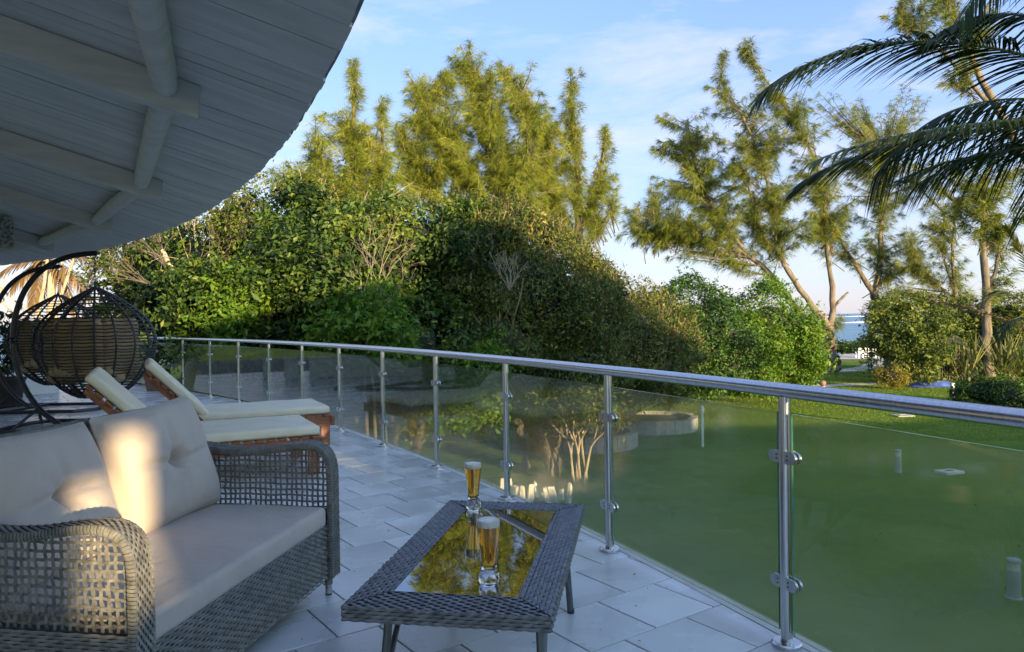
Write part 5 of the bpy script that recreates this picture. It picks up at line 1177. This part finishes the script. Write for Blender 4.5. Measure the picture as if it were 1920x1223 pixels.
# ---- hanging egg chairs
def egg(hang, label, yaw, sx, seed):
    t = empty('hanging_chair', (hang[0], hang[1], 0), 0, label, 'hanging chair', 'hanging egg chairs')
    g = np.random.default_rng(seed)
    # stand: C-shaped pole in the local xz plane, foot frame on the floor
    pts = np.array([(0.03, 2.36), (-0.25, 2.345), (-0.52, 2.27), (-0.78, 2.10), (-0.98, 1.84), (-1.10, 1.50), (-1.13, 1.15), (-1.08, 0.80), (-0.95, 0.48), (-0.76, 0.22), (-0.52, 0.05)])
    q = arc_resample(pts, 40)
    pole = MB().tube([(a, 0, b) for a, b in q], 0.036, 12).build('pole', m_black, t, smooth=True)
    MB().lathe([(0.0, 0.0), (0.042, 0.002), (0.046, 0.02), (0.042, 0.038), (0.0, 0.04)], (0.03, 0, 2.34), 14).build('pole_cap', m_black, pole, smooth=True)
    base = MB()
    base.tube([(-1.0, -0.55, 0.03), (0.55, -0.55, 0.03), (0.72, -0.3, 0.03), (0.72, 0.3, 0.03), (0.55, 0.55, 0.03), (-1.0, 0.55, 0.03), (-1.12, 0.3, 0.03), (-1.12, -0.3, 0.03)], 0.028, 8, closed=True)
    base.tube([(-0.52, -0.55, 0.035), (-0.52, 0.55, 0.035)], 0.026, 8)
    for s in (-1, 1): base.tube([(-0.80, 0, 0.27), (-0.95, s * 0.30, 0.035)], 0.02, 8)
    base.build('foot_frame', m_black, t, smooth=True)
    ch = MB(); z = 2.335; k = 0
    while z > 1.93:
        a = (k % 2) * math.pi / 2
        ch.tube([(0.012 * math.cos(u) * math.cos(a), 0.012 * math.cos(u) * math.sin(a), z - 0.022 + 0.024 * math.sin(u)) for u in np.linspace(0, 2 * math.pi, 10, endpoint=False)], 0.004, 5, closed=True)
        z -= 0.036; k += 1
    tag(ch.build('chain', m_black, t, smooth=True), kind='stuff')
    # pod
    zs = np.array([0.40, 0.44, 0.55, 0.75, 0.95, 1.12, 1.28, 1.44, 1.60, 1.74, 1.84, 1.90]); rs = np.array([0.16, 0.28, 0.44, 0.62, 0.72, 0.755, 0.735, 0.66, 0.50, 0.30, 0.12, 0.015])
    zz_ = np.linspace(0.40, 1.90, 200); rr_ = np.interp(zz_, zs, rs)
    for _ in range(40): rr_[1:-1] = (rr_[:-2] + 2 * rr_[1:-1] + rr_[2:]) / 4
    rad = lambda z: np.interp(z, zz_, rr_)
    op = R(62)                                   # half width of the opening
    def pt(a, z, k=1.0):
        r_ = float(rad(z)) * k; x, y = r_ * 0.86 * math.cos(a), r_ * sx * math.sin(a); c, s = math.cos(yaw), math.sin(yaw)
        return (x * c - y * s, x * s + y * c, z)
    pod = empty('basket', (0, 0, 0)); pod.parent = t
    nr = 13; angs = np.linspace(op, 2 * math.pi - op, nr)
    for a in angs:
        zz2 = np.linspace(0.42, 1.885, 34)
        MB().tube([pt(a, z) for z in zz2], 0.0135, 6).build('rib', m_pod, pod, smooth=True)
    rim = [pt(op * (0.35 + 0.65 * math.sin(math.pi * min(1, max(0, (z - 0.45) / 1.42))) ** 0.6), z, 1.0) for z in np.linspace(0.42, 1.88, 30)]
    MB().tube([pt(op, z) for z in np.linspace(0.42, 1.885, 30)], 0.024, 8).build('opening_rim', m_pod, pod, smooth=True)
    MB().tube([pt(-op, z) for z in np.linspace(0.42, 1.885, 30)], 0.024, 8).build('opening_rim', m_pod, pod, smooth=True)
    w = MB(); z = 0.43; k = 0
    while z < 1.83:
        n_ = 46; aa_ = np.linspace(op, 2 * math.pi - op, n_) if z > 0.62 else np.linspace(0, 2 * math.pi, n_)
        sagv = g.uniform(0.004, 0.014)
        w.tube([pt(a, z - sagv * abs(math.sin((a - op) / (2 * math.pi - 2 * op) * (nr - 1) * math.pi)), 1.0 + 0.012 * (-1) ** (i + k)) for i, a in enumerate(aa_)], 0.0085, 4, False)
        z += (0.040 if z < 1.15 else 0.046) * g.uniform(0.85, 1.15); k += 1
    tag(w.build('wicker_strands', m_pod, pod), kind='stuff')
    cu = MB(); 
    c1 = rounded_box('seat_pad', (0.74, 0.98, 0.22), 0.09, m_khaki, t, (0, 0, 0.74), (0, 0, yaw), 0.03, seed)
    for k, (a, w_) in enumerate(((math.pi, 0.62), (math.pi - 0.95, 0.5), (math.pi + 0.95, 0.5))):
        c2 = rounded_box('back_pad', (w_, 0.17, 0.76), 0.08, m_khaki, t, (0, 0, 0), None, 0, seed)
        rr0 = 0.46; x, y = rr0 * math.cos(a), rr0 * 1.12 * math.sin(a); c, s = math.cos(yaw), math.sin(yaw)
        c2.location = (x * c - y * s, x * s + y * c, 1.10); c2.rotation_euler = (0, 0, yaw + a + math.pi / 2)
    MB().lathe([(0.02, -0.01), (0.03, 0.01), (0.012, 0.05), (0.008, 0.07)], (0, 0, 1.88), 10).build('hook', m_black, t, smooth=True)
    return t
h1 = A(178, 538, 10.0); h2 = A(109, 551, 12.2)
egg(h1, 'nearer black wicker hanging egg chair with khaki cushions', R(95), 1.0, 1)
egg(h2, 'farther black wicker hanging egg chair, half hidden behind the other one', R(110), 1.0, 2)

# ---- pots
def planter(loc, label, r0, r1, h, m, leaf_m, n, lh, spread, seed, ll=0.14):
    t = empty('plant_pot', loc, 0, label, 'plant pot')
    if m is m_pot:
        v = []; 
        for z, s in ((0, r0), (h, r1)): v += [(-s, -s, z), (s, -s, z), (s, s, z), (-s, s, z)]
        pt_ = MB().add(v, [(3, 2, 1, 0), (0, 1, 5, 4), (1, 2, 6, 5), (2, 3, 7, 6), (3, 0, 4, 7)]); s = r1 + 0.012
        pt_.add([(-s, -s, h - 0.05), (s, -s, h - 0.05), (s, s, h - 0.05), (-s, s, h - 0.05), (-s, -s, h), (s, -s, h), (s, s, h), (-s, s, h), (-s + 0.03, -s + 0.03, h), (s - 0.03, -s + 0.03, h), (s - 0.03, s - 0.03, h), (-s + 0.03, s - 0.03, h), (-s + 0.03, -s + 0.03, h - 0.04), (s - 0.03, -s + 0.03, h - 0.04), (s - 0.03, s - 0.03, h - 0.04), (-s + 0.03, s - 0.03, h - 0.04)],
                [(0, 1, 5, 4), (1, 2, 6, 5), (2, 3, 7, 6), (3, 0, 4, 7), (4, 5, 9, 8), (5, 6, 10, 9), (6, 7, 11, 10), (7, 4, 8, 11), (8, 9, 13, 12), (9, 10, 14, 13), (10, 11, 15, 14), (11, 8, 12, 15), (3, 2, 1, 0)])
        pt_.build('pot', m, t)
    else:
        MB().lathe([(r0 * 0.9, 0), (r0, 0.02), (r1, h * 0.9), (r1 + 0.02, h * 0.92), (r1 + 0.02, h), (r1 - 0.02, h), (r1 - 0.03, h - 0.05), (0.02, h - 0.05)], sides=24).build('pot', m, t, smooth=True)
    MB().lathe([(r1 - 0.035, h - 0.07), (r1 - 0.035, h - 0.035), (0.02, h - 0.025)], sides=16).build('soil', m_soil, t)
    g = random.Random(seed); st_ = MB(); tips = []
    for k in range(9): tips += branching(st_, (g.gauss(0, 0.05), g.gauss(0, 0.05), h - 0.05), (g.gauss(0, spread), g.gauss(0, spread), 1), lh, 0.009, 1, 0.4, g)
    st_.build('stems', m_bark_d, t, smooth=True)
    T = np.array(tips); k = rng.integers(0, len(T), n); f = rng.random((n, 1)) ** 0.6; P = np.array([0, 0, h]) * (1 - f) + T[k] * f + rng.normal(0, 0.05, (n, 3))
    L = ll * rng.uniform(0.6, 1.2, n); tag(leaf_mesh('leaves', P, unit(rand_unit(n) + [0, 0, 0.6]), L, L * 0.34, leaf_m, t), kind='stuff')
c = onz(293, 733, 0); planter((c[0], c[1], 0), 'square brown planter with a leafy plant by the railing behind the hanging chairs', 0.13, 0.19, 0.44, m_pot, L_pot, 260, 0.36, 0.45, 3)
c = onz(12, 762, 0); planter((c[0], c[1], 0), 'dark round pot with a tall leafy plant at the left edge', 0.22, 0.29, 0.50, m_potdark, L_pot, 420, 0.75, 0.28, 4, 0.17)
# ---- block fixed under the roof at the left edge
c = A(3, 438, 10.6)
fx = empty('ceiling_fixture', (c[0], c[1], c[2] - 0.21), R(40), 'weathered white speckled block hanging under the roof at the left edge', 'fixture')
MB().box((0, 0, 0.21), (0.26, 0.26, 0.40)).build('housing', m_fixture, fx, bevel=0.012)
MB().tube([(0, 0, 0.41), (0, 0, 0.62)], 0.03, 10).build('stem', m_beam, fx, smooth=True)

# ================================================================== SMALL THINGS IN THE GARDEN
def bollard(loc, h, r_, label):
    t = empty('bollard_light', loc, 0, label, 'bollard', 'grey bollard lights on the lawn')
    MB().lathe([(r_ * 1.25, 0), (r_ * 1.25, 0.02), (r_, 0.03), (r_, h * 0.72)], sides=20).build('post', m_bollard, t, smooth=True, angle=30)
    MB().lathe([(r_ * 0.9, h * 0.72), (r_ * 0.9, h * 0.90)], sides=20).build('lens', m_whitestone, t, smooth=True, angle=30)
    MB().lathe([(r_ * 1.04, h * 0.90), (r_ * 1.06, h * 0.97), (r_ * 0.9, h), (0.01, h * 1.005)], sides=20).build('cap', m_bollard, t, smooth=True, angle=30)
bollard(G(1684, 886), 0.63, 0.085, 'grey bollard light in the middle of the lawn, seen through the glass')
bollard(G(1901, 1122), 0.61, 0.095, 'nearest grey bollard light, low at the right edge behind the glass')
bollard(G(1786, 747), 0.80, 0.10, 'grey bollard light beside the blue tarpaulin')
c = G(1317, 838)
t = empty('garden_post', c, 0, 'thin pale post beside the round planter bed', 'post')
MB().tube([(0, 0, 0), (0, 0, 1.2)], 0.045, 12).build('shaft', m_whitewood, t, smooth=True)
MB().lathe([(0.07, 1.15), (0.08, 1.3), (0.05, 1.36), (0.01, 1.38)], sides=16).build('head', m_whitewood, t, smooth=True)
c = G(1634, 691)
t = empty('path_lamp', c, 0, 'dark lamp post beside the curving path', 'lamp post')
MB().tube([(0, 0, 0), (0, 0, 0.9)], 0.06, 10).build('shaft', m_black, t, smooth=True)
MB().lathe([(0.10, 0.9), (0.2, 1.0), (0.2, 1.25), (0.06, 1.36), (0.01, 1.38)], sides=16).build('lantern', m_black, t, smooth=True)
c = G(1543, 725)
t = empty('stone_ball', c, 0, 'brown round stone ball beside the straight path', 'stone ball')
MB().lathe([(0.02, 0.01)] + [(0.19 * math.sin(a), 0.20 - 0.19 * math.cos(a)) for a in np.linspace(0.3, 2.9, 12)] + [(0.01, 0.39)], sides=18).build('ball', m_pot, t, smooth=True)
MB().lathe([(0.14, 0), (0.14, 0.03), (0.10, 0.04)], sides=18).build('foot', m_stone, t)
def slabthing(px, py, sx, sy, name, label, m, rz):
    c = G(px, py); t = empty(name, c, rz, label, 'cover')
    MB().box((0, 0, 0.03), (sx, sy, 0.07)).build('slab', m, t, bevel=0.012); MB().box((0, 0, 0.07), (sx * 0.35, 0.05, 0.03)).build('handle', m_steeldark, t)
slabthing(1780, 887, 0.62, 0.42, 'drain_cover', 'flat pale cover lying on the lawn right of the middle bollard', m_whitestone, 0.3)
slabthing(1692, 781, 0.75, 0.6, 'drain_cover', 'grey cover in the grass just under the handrail', m_stone, 0.1)
def chair(loc, rz, label):
    t = empty('garden_chair', loc, rz, label, 'chair', 'white wooden chairs by the beach')
    for x in (-0.33, 0.33):
        for y in (-0.3, 0.3): MB().box((x, y, 0.32 if y < 0 else 0.5), (0.09, 0.09, 0.64 if y < 0 else 1.0)).build('leg', m_whitewood, t)
        MB().box((x, 0.0, 0.655), (0.13, 0.75, 0.04)).build('armrest', m_whitewood, t)
    MB().box((0, 0, 0.42), (0.62, 0.62, 0.05)).build('seat', m_whitewood, t)
    MB().box((0, 0.30, 0.93), (0.7, 0.05, 0.14)).build('back_rail', m_whitewood, t); MB().box((0, 0.30, 0.52), (0.6, 0.05, 0.09)).build('back_rail', m_whitewood, t)
    for s in (-1, 1):
        a = math.atan2(0.34, 0.60 * s); M = np.array([[math.cos(a), 0, -math.sin(a)], [0, 1, 0], [math.sin(a), 0, math.cos(a)]]); MB().box((0, 0.30 + 0.012 * s, 0.71), (0.68, 0.022, 0.06), M).build('back_cross', m_whitewood, t)
chair(G(1614, 671.5), math.pi, 'white wooden garden chair with a crossed back, left one of the pair')
chair(G(1633, 671), math.pi - 0.15, 'white wooden garden chair partly behind the leafy shrub, right one of the pair')
# blue tarpaulin heap, dark shed, cane fence
c = G(1757, 724)
t = empty('tarpaulin', c, 0, 'crumpled blue tarpaulin on the ground before the dark shed', 'tarpaulin')
n = 26; u = np.linspace(-1, 1, n); U, V_ = np.meshgrid(u, u, indexing='ij'); Z = 0.36 * np.maximum(0, 1 - U ** 4) * np.maximum(0, 1 - V_ ** 4) * (0.65 + 0.35 * np.sin(5 * U + 2 * V_) * np.sin(4 * V_ + 1)) + 0.02
i, j = np.meshgrid(np.arange(n - 1), np.arange(n - 1), indexing='ij'); a = (i * n + j).ravel()
fast('sheet', np.stack([U * 1.25, V_ * 0.7, Z], -1).reshape(-1, 3), np.stack([a, a + n, a + n + 1, a + 1], 1), m_tarp, t)
fast('hem', np.stack([U * 1.30 - 0.5, V_ * 0.5 - 0.35, Z * 0.35], -1).reshape(-1, 3), np.stack([a, a + n, a + n + 1, a + 1], 1), m_tarp, t)
c = G(1775, 716)
t = empty('garden_shed', c + np.array([0, 2.2, 0]), 0, 'dark wooden shed in the shade of the shrubs', 'shed')
for k in range(18): MB().box((-1.7 + k * 0.2, -1.0, 1.1), (0.185, 0.04, 2.2)).build('plank', m_shed, t)
MB().box((0, 0.1, 1.08), (3.5, 2.1, 2.16)).build('walls', m_shed, t)
MB().add([(-2, -1.4, 2.2), (2, -1.4, 2.2), (2, 1.4, 2.2), (-2, 1.4, 2.2), (-2, 0, 2.9), (2, 0, 2.9)], [(0, 1, 5, 4), (2, 3, 4, 5), (0, 4, 3), (1, 2, 5), (3, 2, 1, 0)]).build('roof', m_shed, t)
c = G(1797, 714)
t = empty('cane_fence', c, 0, 'upright dark cane fence beside the shed', 'fence')
for k in range(16): MB().tube([(-1.2 + k * 0.16, random.gauss(0, 0.03), 0), (-1.2 + k * 0.16 + random.gauss(0, 0.05), random.gauss(0, 0.05), 1.9 + random.random() * 0.5)], 0.035, 6).build('cane', m_cane, t, smooth=True)
# round planter beds by the thicket
def bed(c, r_, h, label):
    t = empty('round_planter', (c[0], c[1], LAWN), 0, label, 'planter', 'round stone planter beds')
    n = 30
    for k in range(n):
        a0, a1 = k / n * 2 * math.pi + 0.006, (k + 1) / n * 2 * math.pi - 0.006
        v = [(rr0 * math.cos(a), rr0 * math.sin(a), z) for a in (a0, a1) for rr0 in (r_ - 0.25, r_) for z in (0, h + random.uniform(-0.012, 0.012))]
        MB().hexa(v).build('stone', m_stone, t)
    MB().lathe([(r_ - 0.27, 0.0), (r_ - 0.27, h - 0.14), (0.02, h - 0.06)], sides=30).build('soil', m_soil, t)
e = G(1195, 838); bed((e[0] - 1.7, e[1] + 0.6), 1.8, 0.5, 'nearer round stone planter bed seen through the glass')
e = G(1310, 806); bed((e[0] - 1.7, e[1] + 0.5), 1.75, 0.5, 'farther round stone planter bed beside the pale post')
# small tree growing in front of the nearer bed
b = G(1092, 908)
bare('planter_tree', 'small tree with golden upright branches seen through the glass beside the round bed', b, [(b + np.array([0.08 * k - 0.2, 0.05 * (k % 3), 0]), (0.12 * (k - 2), 0.05, 1), 1.0, 0.04, 3, 0.34) for k in range(5)], m_pale, 'tree', None, 2800, L_olive, seed=31)
# white edging stones
ords = 'first second third fourth fifth sixth seventh eighth ninth tenth eleventh twelfth thirteenth fourteenth fifteenth sixteenth'.split()
for k in range(16):
    g = random.Random(k * 7 + 1); px = 890 + 11.6 * k + g.uniform(-3, 3); c = G(px, 934 + 5 * math.sin(k * 1.7) + 0.09 * (px - 960)); hh = g.uniform(0.22, 0.60); w_ = g.uniform(0.06, 0.12)
    v = [(x * w_ * (g.uniform(0.45, 0.9) if z else 1.05), y * 0.05 * g.uniform(0.7, 1.2), z * hh * g.uniform(0.72, 1.0)) for x in (-1, 1) for y in (-1, 1) for z in (0, 1)]
    o = MB().hexa(v).build('edging_stone', m_whitestone, None, bevel=0.014); o.location = (c[0], c[1], LAWN - 0.02); o.rotation_euler = (g.gauss(0, 0.10), g.gauss(0, 0.13), g.gauss(0, 0.5))
    tag(o, ords[k] + ' upright white edging stone from the left in the row below the thicket', 'stone', 'white edging stones below the railing')
